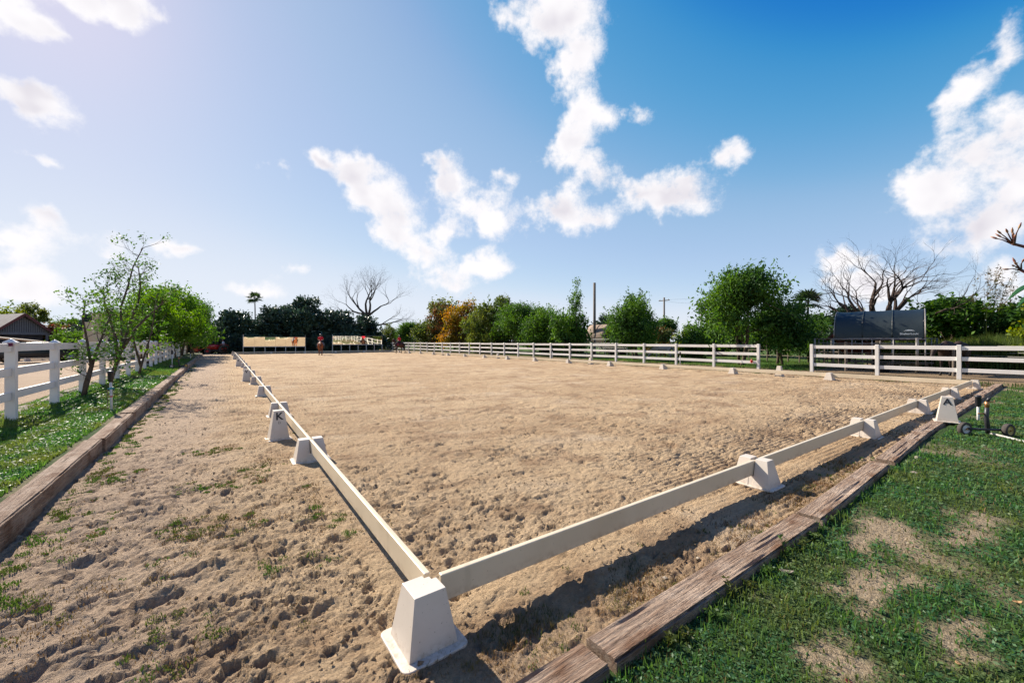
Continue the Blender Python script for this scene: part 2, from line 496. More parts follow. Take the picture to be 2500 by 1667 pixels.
def m_sand():
    m, nt, bs, out = new_mat('arena_sand')
    w = coords(nt, 'World')
    big = noise(nt, w, 0.22, 4, 0.55)
    mid = noise(nt, w, 1.5, 5, 0.62)
    fine = noise(nt, w, 38.0, 4, 0.65)
    c = mix(nt, maprange(nt, big, 0.35, 0.65), (0.50, 0.362, 0.222), (0.425, 0.296, 0.175))
    c = mix(nt, maprange(nt, mid, 0.45, 0.72), c, (0.36, 0.24, 0.138))
    c = mix(nt, maprange(nt, noise(nt, w, 0.55, 4, 0.6), 0.52, 0.74, 0, 0.85), c, (0.52, 0.40, 0.275))
    st = noise(nt, coords(nt, 'World', (0.25, 1.6, 1)), 0.9, 4, 0.6)
    c = mix(nt, maprange(nt, st, 0.50, 0.70, 0, 0.75), c, (0.30, 0.195, 0.112))
    dm_ = noise(nt, w, 0.75, 5, 0.65)
    c = mix(nt, maprange(nt, dm_, 0.50, 0.64, 0, 0.6), c, (0.27, 0.175, 0.105))
    # the outer track on the left is greyer and pinker than the arena
    sx = nt.nodes.new('ShaderNodeSeparateXYZ'); nt.links.new(w, sx.inputs[0])
    wob = math_n(nt, 'ADD', sx.outputs[0], math_n(nt, 'MULTIPLY', math_n(nt, 'SUBTRACT', mid, 0.5), 1.2))
    c = mix(nt, maprange(nt, wob, -0.6, -1.7, 0, 0.75), c, (0.40, 0.295, 0.213))
    # dried droppings, reddish brown
    dung = maprange(nt, noise(nt, w, 3.3, 4, 0.7), 0.70, 0.76, 0, 0.7)
    c = mix(nt, dung, c, (0.26, 0.125, 0.05))
    c = mix(nt, maprange(nt, fine, 0.3, 0.7, 0, 0.5), c, mix(nt, 0.6, c, (0.15, 0.095, 0.055)))
    c = mix(nt, maprange(nt, noise(nt, w, 150.0, 2, 0.5), 0.64, 0.72, 0, 0.5), c, (0.58, 0.48, 0.37))
    nt.links.new(c, bs.inputs['Base Color'])
    bs.inputs['Roughness'].default_value = 0.95
    bs.inputs['Specular IOR Level'].default_value = 0.1
    hh = math_n(nt, 'ADD', math_n(nt, 'MULTIPLY', noise(nt, w, 14.0, 6, 0.72), 1.0), math_n(nt, 'MULTIPLY', fine, 0.40))
    b1 = nt.nodes.new('ShaderNodeBump'); b1.inputs['Strength'].default_value = 1.0; b1.inputs['Distance'].default_value = 0.05
    nt.links.new(hh, b1.inputs['Height'])
    b2 = nt.nodes.new('ShaderNodeBump'); b2.inputs['Strength'].default_value = 0.9; b2.inputs['Distance'].default_value = 0.012
    nt.links.new(noise(nt, w, 75.0, 5, 0.75), b2.inputs['Height']); nt.links.new(b1.outputs[0], b2.inputs['Normal'])
    nt.links.new(b2.outputs[0], bs.inputs['Normal'])
    return m
M['sand'] = m_sand()
def m_ground(name, soil, soil2, green, green2, cover, scale=0.8):
    m, nt, bs, out = new_mat(name)
    w = coords(nt, 'World')
    n = noise(nt, w, scale, 6, 0.65)
    s = mix(nt, noise(nt, w, 5.0, 5, 0.6), soil, soil2)
    g = mix(nt, noise(nt, w, 3.0, 6, 0.7), green, green2)
    c = mix(nt, maprange(nt, n, 1 - cover - 0.08, 1 - cover + 0.08), s, g)
    fine = noise(nt, w, 45.0, 4, 0.7)
    c = mix(nt, maprange(nt, fine, 0.35, 0.65, 0, 0.6), c, mix(nt, 0.65, c, (0.01, 0.012, 0.005)))
    nt.links.new(c, bs.inputs['Base Color'])
    bs.inputs['Roughness'].default_value = 0.95
    bs.inputs['Specular IOR Level'].default_value = 0.1
    bump(nt, bs, noise(nt, w, 22.0, 5, 0.7), 0.9, 0.05)
    return m
M['lawn'] = m_ground('lawn_soil', (0.17, 0.125, 0.075), (0.22, 0.17, 0.11), (0.030, 0.060, 0.016), (0.055, 0.085, 0.022), 0.60)
M['paddock'] = m_ground('paddock_grass', (0.19, 0.14, 0.085), (0.15, 0.11, 0.06), (0.055, 0.10, 0.022), (0.085, 0.13, 0.03), 0.66, 0.35)
M['dirt'] = m_ground('paddock_dirt', (0.27, 0.19, 0.115), (0.22, 0.155, 0.095), (0.06, 0.09, 0.03), (0.08, 0.11, 0.03), 0.12, 0.3)
M['gravel'] = m_ground('dark_gravel', (0.085, 0.078, 0.075), (0.11, 0.10, 0.09), (0.06, 0.07, 0.04), (0.07, 0.08, 0.04), 0.05, 0.4)
M['land'] = m_ground('far_land', (0.14, 0.11, 0.06), (0.10, 0.085, 0.05), (0.045, 0.075, 0.02), (0.06, 0.09, 0.025), 0.7, 0.15)
def m_timber():
    m, nt, bs, out = new_mat('weathered_sleeper')
    v = coords(nt, 'Object', (0.7, 9, 9))
    v2 = coords(nt, 'Object', (1.2, 3, 3))
    w = coords(nt, 'World')
    oi = nt.nodes.new('ShaderNodeObjectInfo')
    g = noise(nt, v, 5.0, 6, 0.7, dist=0.6)
    c = mix(nt, maprange(nt, g, 0.30, 0.66), (0.44, 0.325, 0.24), (0.25, 0.165, 0.115))
    c = mix(nt, maprange(nt, noise(nt, v2, 1.3, 4, 0.6), 0.48, 0.66, 0, 0.85), c, (0.15, 0.07, 0.035))
    c = mix(nt, maprange(nt, noise(nt, w, 2.1, 5, 0.65), 0.5, 0.7, 0, 0.7), c, (0.54, 0.42, 0.325))
    c = mix(nt, maprange(nt, noise(nt, v, 11.0, 3, 0.6), 0.62, 0.68, 0, 0.75), c, (0.035, 0.02, 0.012))
    c = mix(nt, math_n(nt, 'MULTIPLY', oi.outputs['Random'], 0.25), c, (0.14, 0.08, 0.05))
    nt.links.new(c, bs.inputs['Base Color'])
    bs.inputs['Roughness'].default_value = 0.9
    bs.inputs['Specular IOR Level'].default_value = 0.15
    bump(nt, bs, math_n(nt, 'ADD', g, math_n(nt, 'MULTIPLY', noise(nt, v, 16.0, 4, 0.7), 0.6)), 1.0, 0.03)
    return m
M['timber'] = m_timber()
M['grass'] = m_leaf('grass_blade', (0.032, 0.105, 0.028), (0.105, 0.205, 0.046), (0.115, 0.150, 0.038), 0.42, 0.6, 1.6)
M['drygrass'] = m_leaf('dry_grass_blade', (0.20, 0.135, 0.06), (0.11, 0.07, 0.03), (0.10, 0.10, 0.035), 0.25, 0.7, 2.0)
M['weed'] = m_leaf('weed_leaf', (0.035, 0.085, 0.018), (0.075, 0.135, 0.03), (0.075, 0.085, 0.025), 0.35, 0.45, 1.5)
M['leaf_willow'] = m_leaf('willow_leaf', (0.045, 0.115, 0.018), (0.105, 0.20, 0.030), (0.034, 0.085, 0.020), 0.42, 0.6, 0.5)
M['leaf_bright'] = m_leaf('bright_leaf', (0.065, 0.155, 0.018), (0.125, 0.225, 0.026), (0.055, 0.135, 0.02), 0.5, 0.6, 0.4)
M['leaf_dark'] = m_leaf('dark_leaf', (0.030, 0.060, 0.036), (0.065, 0.108, 0.058), (0.024, 0.046, 0.034), 0.15, 0.42, 0.5, 0.4)
M['leaf_olive'] = m_leaf('olive_leaf', (0.085, 0.115, 0.024), (0.14, 0.165, 0.034), (0.065, 0.105, 0.025), 0.4, 0.6, 0.4)
M['leaf_gold'] = m_leaf('golden_leaf', (0.31, 0.21, 0.024), (0.36, 0.16, 0.028), (0.19, 0.17, 0.028), 0.42, 0.55, 0.5)
M['leaf_lime'] = m_leaf('lime_leaf', (0.12, 0.18, 0.016), (0.21, 0.23, 0.02), (0.08, 0.15, 0.02), 0.48, 0.5, 0.5)
M['leaf_palm'] = m_leaf('palm_leaf', (0.03, 0.06, 0.02), (0.055, 0.085, 0.03), (0.04, 0.07, 0.02), 0.25, 0.45, 0.5)
M['leaf_rust'] = m_leaf('rust_leaf', (0.18, 0.06, 0.03), (0.10, 0.11, 0.03), (0.07, 0.10, 0.03), 0.35, 0.55, 0.5)
M['bark'] = m_plain('bark', (0.115, 0.085, 0.06), (0.05, 0.036, 0.026), 8, 0.9, 0.5, 20, stretch=(3, 3, 0.6), spec=0.1)
M['bark_grey'] = m_plain('grey_bark', (0.085, 0.062, 0.052), (0.040, 0.028, 0.024), 6, 0.9, 0.4, 16, spec=0.1)
M['metal'] = m_plain('galvanised_pipe', (0.30, 0.28, 0.26), (0.20, 0.17, 0.15), 5, 0.45, metal=0.5)
M['pipe_tan'] = m_plain('rusty_pipe', (0.20, 0.15, 0.10), (0.10, 0.07, 0.05), 5, 0.6)
M['black'] = m_plain('black_plastic', (0.018, 0.018, 0.022), (0.03, 0.03, 0.033), 8, 0.45)
M['rubber'] = m_plain('tyre_rubber', (0.045, 0.037, 0.032), (0.075, 0.06, 0.05), 12, 0.85, 0.3, 60)
M['white_paint'] = m_plain('white_paint', (0.62, 0.60, 0.58), (0.45, 0.41, 0.36), 9, 0.5)
M['yellow_paint'] = m_plain('yellow_paint', (0.52, 0.38, 0.12), (0.40, 0.27, 0.08), 9, 0.5)
M['brass'] = m_plain('brass', (0.42, 0.22, 0.09), (0.30, 0.14, 0.05), 20, 0.35, metal=0.7)
M['orange'] = m_plain('orange_plastic', (0.55, 0.20, 0.09), None, 20, 0.5)
M['teal'] = m_plain('teal_clip', (0.03, 0.25, 0.30), None, 20, 0.5)
M['red'] = m_plain('red_cloth', (0.55, 0.010, 0.030), (0.42, 0.008, 0.022), 10, 0.8)
M['red_paint'] = m_plain('red_paint', (0.42, 0.020, 0.012), (0.33, 0.015, 0.012), 4, 0.35)
M['dark_red'] = m_plain('dark_red', (0.12, 0.008, 0.015), None, 5, 0.6)
M['purple'] = m_plain('purple_tape', (0.14, 0.004, 0.045), None, 5, 0.5)
M['skin'] = m_plain('skin', (0.38, 0.22, 0.16), (0.32, 0.17, 0.12), 9, 0.55)
M['breeches'] = m_plain('dark_breeches', (0.016, 0.018, 0.030), (0.03, 0.03, 0.04), 9, 0.8)
M['boot'] = m_plain('black_boot', (0.010, 0.010, 0.012), None, 9, 0.4)
M['shirt_white'] = m_plain('white_shirt', (0.60, 0.60, 0.63), (0.48, 0.48, 0.52), 9, 0.8)
M['helmet'] = m_plain('grey_helmet', (0.03, 0.03, 0.037), (0.05, 0.05, 0.055), 9, 0.35)
M['hair'] = m_plain('dark_hair', (0.02, 0.014, 0.010), None, 30, 0.6)
M['tarp'] = m_plain('dark_green_tarp', (0.0065, 0.0135, 0.016), (0.010, 0.018, 0.020), 1.2, 0.5, 0.25, 3.0, spec=0.5, bdist=0.05)
M['tarp_print'] = m_plain('white_print', (0.65, 0.66, 0.66), None, 5, 0.6)
M['tan_cloth'] = m_plain('tan_cloth', (0.30, 0.215, 0.15), (0.24, 0.165, 0.115), 2, 0.8)
M['cream_wall'] = m_plain('cream_wall', (0.52, 0.42, 0.29), (0.46, 0.36, 0.25), 1.2, 0.9, 0.2, 20)
M['shingle'] = m_plain('grey_shingle', (0.25, 0.22, 0.20), (0.18, 0.15, 0.14), 3, 0.9, 0.4, 12)
M['house_dark'] = m_plain('dark_boards', (0.035, 0.032, 0.040), (0.055, 0.05, 0.055), 4, 0.8)
M['fascia'] = m_plain('red_fascia', (0.14, 0.045, 0.04), None, 4, 0.7)
M['beam_grey'] = m_plain('grey_beam', (0.16, 0.16, 0.175), None, 4, 0.7)
M['stone'] = m_plain('kerb_stone', (0.30, 0.25, 0.19), (0.18, 0.145, 0.11), 5, 0.95, 0.9, 14)
M['greywood'] = m_plain('grey_wood', (0.17, 0.135, 0.105), (0.10, 0.075, 0.055), 7, 0.85, 0.4, 25, stretch=(4, 4, 0.6))
M['hose'] = m_plain('pale_hose', (0.42, 0.40, 0.37), (0.34, 0.31, 0.27), 7, 0.6)
M['car_dark'] = m_plain('dark_car_paint', (0.012, 0.012, 0.015), None, 3, 0.25)
M['car_white'] = m_plain('white_car_paint', (0.65, 0.65, 0.66), None, 3, 0.25)
M['glass_dark'] = m_plain('dark_glass', (0.01, 0.012, 0.014), None, 3, 0.06)
M['bud'] = m_plain('frangipani_bud', (0.42, 0.27, 0.15), (0.22, 0.05, 0.06), 30, 0.6)
M['stem'] = m_plain('frangipani_stem', (0.085, 0.028, 0.035), (0.14, 0.07, 0.04), 14, 0.6)
def m_mirror():
    m, nt, bs, out = new_mat('mirror')
    bs.inputs['Base Color'].default_value = (0.86, 0.87, 0.80, 1)
    bs.inputs['Metallic'].default_value = 1.0
    bs.inputs['Roughness'].default_value = 0.03
    v = coords(nt, 'World')
    bump(nt, bs, noise(nt, v, 0.55, 1, 0.4), 0.10, 0.12)
    return m
M['mirror'] = m_mirror()
def m_horse(name, coat, coat2, lower):
    m, nt, bs, out = new_mat(name)
    v = coords(nt, 'Object')
    s_ = nt.nodes.new('ShaderNodeSeparateXYZ'); nt.links.new(v, s_.inputs[0])
    n = noise(nt, v, 2.2, 4, 0.6)
    c = mix(nt, maprange(nt, n, 0.38, 0.64), coat, coat2)
    c = mix(nt, maprange(nt, s_.outputs[2], 0.62, 0.38), c, lower)
    nt.links.new(c, bs.inputs['Base Color'])
    bs.inputs['Roughness'].default_value = 0.6
    bs.inputs['Specular IOR Level'].default_value = 0.2
    bump(nt, bs, noise(nt, v, 30.0, 3, 0.6), 0.15, 0.01)
    return m
M['coat_chestnut'] = m_horse('chestnut_coat', (0.30, 0.095, 0.035), (0.22, 0.062, 0.022), (0.13, 0.045, 0.022))
M['coat_bay'] = m_horse('bay_coat', (0.045, 0.018, 0.011), (0.065, 0.026, 0.015), (0.012, 0.009, 0.008))
M['coat_dark'] = m_horse('dark_coat', (0.022, 0.013, 0.010), (0.034, 0.020, 0.014), (0.010, 0.008, 0.007))
M['coat_grey'] = m_horse('grey_coat', (0.40, 0.38, 0.35), (0.33, 0.30, 0.27), (0.26, 0.23, 0.20))
M['coat_brown'] = m_horse('brown_coat', (0.10, 0.032, 0.018), (0.075, 0.024, 0.014), (0.02, 0.012, 0.01))
M['mane_red'] = m_plain('red_mane', (0.17, 0.055, 0.02), (0.10, 0.03, 0.012), 30, 0.7, stretch=(4, 4, 0.5))
M['mane_dark'] = m_plain('dark_mane', (0.012, 0.009, 0.008), None, 30, 0.6)
M['mane_grey'] = m_plain('grey_mane', (0.30, 0.28, 0.26), None, 30, 0.6)

# ================================================================== the ground
CAMX, CAMY = -0.957, -2.142
def axis_lines(a, b, c, base, grow):
    """grid lines from a to b, fine near c and coarser away from it"""
    def march(s, e, sign):
        out = []; p = s
        while (e - p) * sign > 0:
            out.append(p)
            p += sign * (base + grow * abs(p - c))
        out.append(e)
        return out
    lo, hi = min(a, b), max(a, b)
    m = min(max(c, lo), hi)
    up = march(m, hi, 1); dn = march(m, lo, -1)
    return np.array(sorted(set(np.round(dn + up, 6))))
def sheet(name, xs, ys, hf, mat, cover=None):
    X, Y = np.meshgrid(xs, ys)
    Z = hf(X, Y) if callable(hf) else np.full_like(X, hf)
    nx, ny = len(xs), len(ys)
    v = np.stack([X.ravel(), Y.ravel(), Z.ravel()], 1)
    i = np.arange(nx * ny).reshape(ny, nx)
    f = np.stack([i[:-1, :-1].ravel(), i[:-1, 1:].ravel(), i[1:, 1:].ravel(), i[1:, :-1].ravel()], 1)
    me = np_mesh(name, v, f, 4)
    me.polygons.foreach_set('use_smooth', np.ones(len(f), dtype=bool))
    if cover is not None:
        at = me.attributes.new('cover', 'FLOAT', 'POINT')
        at.data.foreach_set('value', np.ascontiguousarray(cover(X, Y).ravel(), dtype=np.float32))
    o = obj(name, me, mat)
    tag(o, kind='structure')
    return o
def drift(y):
    return -0.0145 * (np.asarray(y) - 3.0)

# hoof prints: position, size, heading
NP = 900
hp = np.zeros((NP, 5))
hp[:350, 0] = rng.uniform(-2.0, 7.5, 350); hp[:350, 1] = rng.uniform(-0.3, 7.0, 350)
hp[350:500, 0] = rng.uniform(-2.1, 1.2, 150); hp[350:500, 1] = rng.uniform(-0.35, 3.2, 150)
hp[500:, 0] = rng.uniform(-2.0, 16.0, 400); hp[500:, 1] = rng.uniform(2.0, 22.0, 400)
hp[:, 2] = rng.uniform(0.045, 0.085, NP)
hp[:, 3] = rng.uniform(0, 2 * PI, NP)
hp[:, 4] = rng.uniform(0.006, 0.030, NP) * rng.uniform(0.3, 1, NP)
keep = (np.abs(hp[:, 0]) > 0.14) & (np.abs(hp[:, 1]) > 0.12) & (hp[:, 0] > -2.15)
hp = hp[keep]

def sand_base(x, y):
    rough_l = sstep(-x, -0.2, 1.0) * sstep(7.0 - y, 0.0, 5.0)
    wx = x + 0.25 * (fbm2(x * 1.3, y * 1.3, 3, 91) - 0.5); wy = y + 0.25 * (fbm2(x * 1.3 + 5, y * 1.3, 3, 95) - 0.5)
    z = 0.05 * (fbm2(wx * 0.9, wy * 0.9, 3, 1) - 0.5)
    # churned footing: rough at every size, with scattered gouges, stronger on the outer track
    qx = x + 0.14 * (fbm2(x * 4, y * 4, 3, 15) - 0.5); qy = y + 0.14 * (fbm2(x * 4 + 9, y * 4, 3, 17) - 0.5)
    lump = sstep(fbm2(x * 0.8, y * 0.8, 3, 61), 0.36, 0.62)
    z = z + (0.026 + 0.018 * rough_l) * (fbm2(qx * 3.2, qy * 4.4, 3, 11, 0.55) - 0.5)
    z = z + (0.030 + 0.016 * lump + 0.008 * rough_l) * (fbm2(qx * 15, qy * 21, 4, 21, 0.74) - 0.5)
    z = z + (0.013 + 0.006 * lump) * (fbm2(x * 42, y * 46, 2, 41, 0.7) - 0.5)
    g1 = fbm2(qx * 7.5, qy * 12.5, 3, 111, 0.62)
    z = z - (0.012 + 0.012 * rough_l + 0.012 * lump) * sstep(g1, 0.60, 0.68)
    z = z + (0.006 + 0.008 * rough_l) * sstep(g1, 0.52, 0.61) * (1 - sstep(g1, 0.61, 0.66))
    # harrow lines by the near rail and along the outer track
    hm = sstep(fbm2(x * 0.45, y * 0.45, 2, 71), 0.45, 0.6)
    wob = 0.12 * (fbm2(x * 0.9, y * 0.9, 2, 81) - 0.5)
    ax = sstep(1.6 - np.abs(y - 0.5), 0.0, 0.8) * sstep(x, 2.0, 3.5)
    z = z + 0.009 * ax * (0.35 + 0.65 * hm) * np.sin((y + wob) * 2 * PI / 0.075)
    ay = sstep(-x, 0.25, 0.5) * sstep(1.9 + x, 0.0, 0.3) * sstep(y, 7, 11)
    z = z + 0.007 * ay * hm * np.sin((x + wob) * 2 * PI / 0.085)
    bx = sstep(2.0 - np.abs(x - 6.5), 0, 1.2) * sstep(4.0 - np.abs(y - 15.0), 0, 2)
    z = z + 0.010 * bx * np.sin((x * 0.9 + y * 0.35 + wob) * 2 * PI / 0.14)
    # flat under the rails' feet
    return z
def sand_h(x, y):
    z = sand_base(x, y)
    shape = z.shape
    xf, yf, zf = x.ravel(), y.ravel(), z.ravel().copy()
    # hoof prints pressed in, with a pushed-up rim on one side
    order = np.argsort(yf, kind='stable'); ys_ = yf[order]
    for (px, py, r, a, d) in hp:
        lo, hi = np.searchsorted(ys_, py - 2.2 * r), np.searchsorted(ys_, py + 2.2 * r)
        idx = order[lo:hi]
        idx = idx[np.abs(xf[idx] - px) < 2.2 * r]
        if len(idx) == 0: continue
        dx, dy = xf[idx] - px, yf[idx] - py
        u = (dx * math.cos(a) + dy * math.sin(a)) / (r * 1.15); v = (-dx * math.sin(a) + dy * math.cos(a)) / r
        q = np.sqrt(u * u + v * v) * (1 + 1.3 * (fbm2(xf[idx] * 16, yf[idx] * 16, 2, 5) - 0.5))
        zf[idx] += -d * (1 - sstep(q, 0.55, 1.0)) + 0.55 * d * np.exp(-((q - 1.25) / 0.28) ** 2) * (0.55 + 0.45 * np.sign(u))
    z = zf.reshape(shape)
    flat_ = np.maximum(sstep(0.20 - np.minimum(np.abs(x), np.abs(y)), 0.0, 0.12), 0) * 0.6
    z = z * (1 - flat_)
    return np.clip(z + 0.004, -0.06, 0.09)

xs = axis_lines(-3.35, 21.45, -0.6, 0.0105, 0.0068)
ys = axis_lines(-0.80, 62.6, 0.0, 0.0105, 0.0075)
arena = sheet('arena_sand', xs, ys, sand_h, M['sand'])

def m_lawn():
    m, nt, bs, out = new_mat('lawn_ground')
    w = coords(nt, 'World')
    a = nt.nodes.new('ShaderNodeAttribute'); a.attribute_name = 'cover'
    s = mix(nt, noise(nt, w, 9.0, 5, 0.6), (0.30, 0.215, 0.135), (0.42, 0.315, 0.215))
    s = mix(nt, maprange(nt, noise(nt, w, 70.0, 2, 0.6), 0.58, 0.68, 0, 0.7), s, (0.52, 0.43, 0.33))
    g = mix(nt, noise(nt, w, 4.0, 6, 0.7), (0.024, 0.058, 0.016), (0.060, 0.095, 0.026))
    c = mix(nt, a.outputs['Fac'], s, g)
    fine = noise(nt, w, 60.0, 4, 0.7)
    c = mix(nt, maprange(nt, fine, 0.35, 0.62, 0, 0.6), c, mix(nt, 0.6, c, (0.012, 0.012, 0.006)))
    nt.links.new(c, bs.inputs['Base Color'])
    bs.inputs['Roughness'].default_value = 0.95; bs.inputs['Specular IOR Level'].default_value = 0.1
    bump(nt, bs, noise(nt, w, 30.0, 5, 0.7), 0.9, 0.04)
    return m
M['lawn'] = m_lawn()
def cover_r(x, y):
    n = fbm2(x * 0.85 + 3, y * 0.85, 4, 201, 0.6)
    bare = 0.25 + 0.75 * sstep(n, 0.26, 0.46)
    # worn patches beside the sleepers
    for (px, py, rx, ry) in ((2.75, -1.35, 0.62, 0.20), (3.6, -1.15, 0.5, 0.16), (1.55, -1.45, 0.35, 0.16), (2.2, -1.75, 0.4, 0.14), (4.5, -1.6, 0.7, 0.2)):
        q = np.sqrt(((x - px) / rx) ** 2 + ((y - py) / ry) ** 2) + 2.2 * (fbm2(x * 3.2, y * 4.5, 4, 231, 0.6) - 0.5)
        bare = bare * (0.10 + 0.90 * sstep(q + 0.7 * (fbm2(x * 11, y * 13, 3, 233, 0.65) - 0.5), 0.25, 1.25))
    return np.clip(0.35 + 0.65 * bare, 0, 1) * (0.3 + 0.7 * sstep(bare, 0.05, 0.4))
def cover_l(x, y):
    return 0.55 + 0.45 * sstep(fbm2(x * 1.5, y * 1.5, 3, 211), 0.3, 0.55)
def lawn_r_h(x, y):
    return 0.030 + 0.035 * (fbm2(x * 1.6, y * 1.6, 4, 221) - 0.5) + 0.016 * (fbm2(x * 14, y * 14, 3, 225) - 0.5)
def lawn_l_h(x, y):
    return 0.185 + 0.05 * (fbm2(x * 1.2, y * 1.2, 4, 241) - 0.5) + 0.05 * sstep(-x, 3.4, 4.2)
sheet('lawn', axis_lines(-3.0, 23.6, 0.5, 0.03, 0.012), axis_lines(-9.0, -0.70, -1.2, 0.03, 0.012), lawn_r_h, M['lawn'], cover_r)
xs_l = np.linspace(0, 1, 26)
def left_strip():
    ys_ = axis_lines(-2.0, 62.5, 2.0, 0.05, 0.012)
    U, Y = np.meshgrid(xs_l, ys_)
    X = (-2.50 + drift(Y)) * (1 - U) + (-4.55 + drift(Y)) * U
    Z = lawn_l_h(X, Y)
    ny, nx = X.shape
    i = np.arange(nx * ny).reshape(ny, nx)
    f = np.stack([i[:-1, :-1].ravel(), i[1:, :-1].ravel(), i[1:, 1:].ravel(), i[:-1, 1:].ravel()], 1)
    me = np_mesh('grass_verge', np.stack([X.ravel(), Y.ravel(), Z.ravel()], 1), f, 4)
    at = me.attributes.new('cover', 'FLOAT', 'POINT')
    at.data.foreach_set('value', np.ascontiguousarray(cover_l(X, Y).ravel(), dtype=np.float32))
    me.polygons.foreach_set('use_smooth', np.ones(len(f), dtype=bool))
    tag(obj('grass_verge', me, M['lawn']), kind='structure')
left_strip()
# the neighbouring sand school beyond the left fence
sheet('second_arena_sand', axis_lines(-60, -4.5, -4.5, 0.15, 0.03), axis_lines(0.0, 82.0, 10, 0.2, 0.03),
      lambda x, y: 0.15 + 0.03 * (fbm2(x * 1.2, y * 1.2, 3, 301) - 0.5), M['sand'])
# margin between the low rail and the right-hand fence, and the paddock beyond
sheet('verge', axis_lines(21.40, 24.5, 21.4, 0.08, 0.0), axis_lines(-9.0, 74.0, 2.0, 0.1, 0.02),
      lambda x, y: 0.02 + 0.09 * sstep(x, 21.4, 22.6) + 0.03 * (fbm2(x * 1.5, y * 1.5, 3, 311) - 0.5), M['dirt'])
sheet('paddock', axis_lines(24.45, 80.0, 24.5, 0.15, 0.03), axis_lines(6.2, 95.0, 6.2, 0.15, 0.03),
      lambda x, y: 0.115 + 0.05 * (fbm2(x * 0.8, y * 0.8, 3, 321) - 0.5), M['paddock'])
sheet('yard_dirt', axis_lines(23.55, 60.0, 24.0, 0.12, 0.03), axis_lines(-14.0, 6.25, 4.0, 0.12, 0.02),
      lambda x, y: 0.107 + 0.04 * (fbm2(x * 0.9, y * 0.9, 3, 331) - 0.5), M['dirt'])
sheet('ground', np.array([-2500, -600, -150, -40, 0, 40, 150, 600, 2500.0]), np.array([-2500, -600, -150, -30, 0, 40, 90, 250, 800, 2500.0]), -0.12, M['land'])

# ------------------------------------------------------------------ grass, weeds and clods
def blades(P, H, W, lean=0.5):
    n = len(P)
    a = rng.uniform(0, 2 * PI, n); b = rng.uniform(0, 2 * PI, n)
    L = lean * rng.uniform(0.1, 1.0, n)
    wv = np.stack([np.cos(a), np.sin(a), np.zeros(n)], 1) * (W / 2)[:, None]
    tl = np.stack([np.cos(b) * L, np.sin(b) * L, np.sqrt(np.clip(1 - L * L, 0.05, 1))], 1)
    up = np.stack([np.cos(b) * L * 0.35, np.sin(b) * L * 0.35, np.ones(n)], 1)
    up /= np.linalg.norm(up, axis=1)[:, None]
    mid = P + up * (H * 0.55)[:, None]
    tip = mid + tl * (H * 0.5)[:, None]
    v = np.stack([P - wv, P + wv, mid + wv * 0.8, mid - wv * 0.8, tip], 1).reshape(-1, 3)
    k = np.arange(n)[:, None] * 5
    f = np.concatenate([k + np.array([0, 1, 2]), k + np.array([0, 2, 3]), k + np.array([3, 2, 4])], 1).reshape(-1, 3)
    return v, f
def blade_obj(name, P, H, W, mat, lean=0.5):
    v, f = blades(P, H, W, lean)
    o = obj(name, np_mesh(name, v, f, 3), mat)
    return tag(o, kind='stuff')
def dist_cam(x, y):
    return np.hypot(x - CAMX, y - CAMY)
# right-hand lawn
n = 330000
x = rng.uniform(-0.6, 23.3, n); y = rng.uniform(-7.0, -0.80, n)
d = dist_cam(x, y)
kp = (rng.uniform(0, 1, n) < np.clip((2.6 / d) ** 1.35, 0.05, 1)) & (rng.uniform(0, 1, n) < 0.08 + 0.92 * cover_r(x, y) ** 1.6) & ((x + 1) * 1.0 > -(y) * 0.2 - 1)
dirx, diry = math.sin(0.6182), math.cos(0.6182)
kp &= ((x - CAMX) * dirx + (y - CAMY) * diry > 0.9)
x, y, d = x[kp], y[kp], d[kp]
line = -0.86 + 0.016 * np.clip(x, 0, 20)
kp = y < line
x, y, d, line = x[kp], y[kp], d[kp], line[kp]
edge = sstep(0.25 - np.abs(y - line), 0, 0.2)
H = (0.018 + 0.030 * rng.uniform(0, 1, len(x)) ** 1.5 + 0.03 * edge * rng.uniform(0, 1, len(x))) * (1 + 0.03 * d) * (0.45 + 1.15 * fbm2(x * 3.1, y * 3.1, 3, 261))
blade_obj('lawn_grass', np.stack([x, y, lawn_r_h(x, y) - 0.004], 1), H, np.clip(0.0030 + 0.0013 * d, 0, 0.02) * rng.uniform(0.7, 1.5, len(x)), M['grass'], 0.85)
n = 26000
x = rng.uniform(-0.6, 9.0, n); y = rng.uniform(-4.0, -0.85, n); d = dist_cam(x, y)
kp = (rng.uniform(0, 1, n) < np.clip((2.2 / d) ** 1.4, 0, 1)) & ((x - CAMX) * dirx + (y - CAMY) * diry > 0.9)
x, y, d = x[kp], y[kp], d[kp]
blade_obj('dry_lawn_grass', np.stack([x, y, lawn_r_h(x, y) - 0.003], 1), 0.02 + 0.035 * rng.uniform(0, 1, len(x)) ** 2, np.clip(0.0016 + 0.0008 * d, 0, 0.01), M['drygrass'], 0.9)
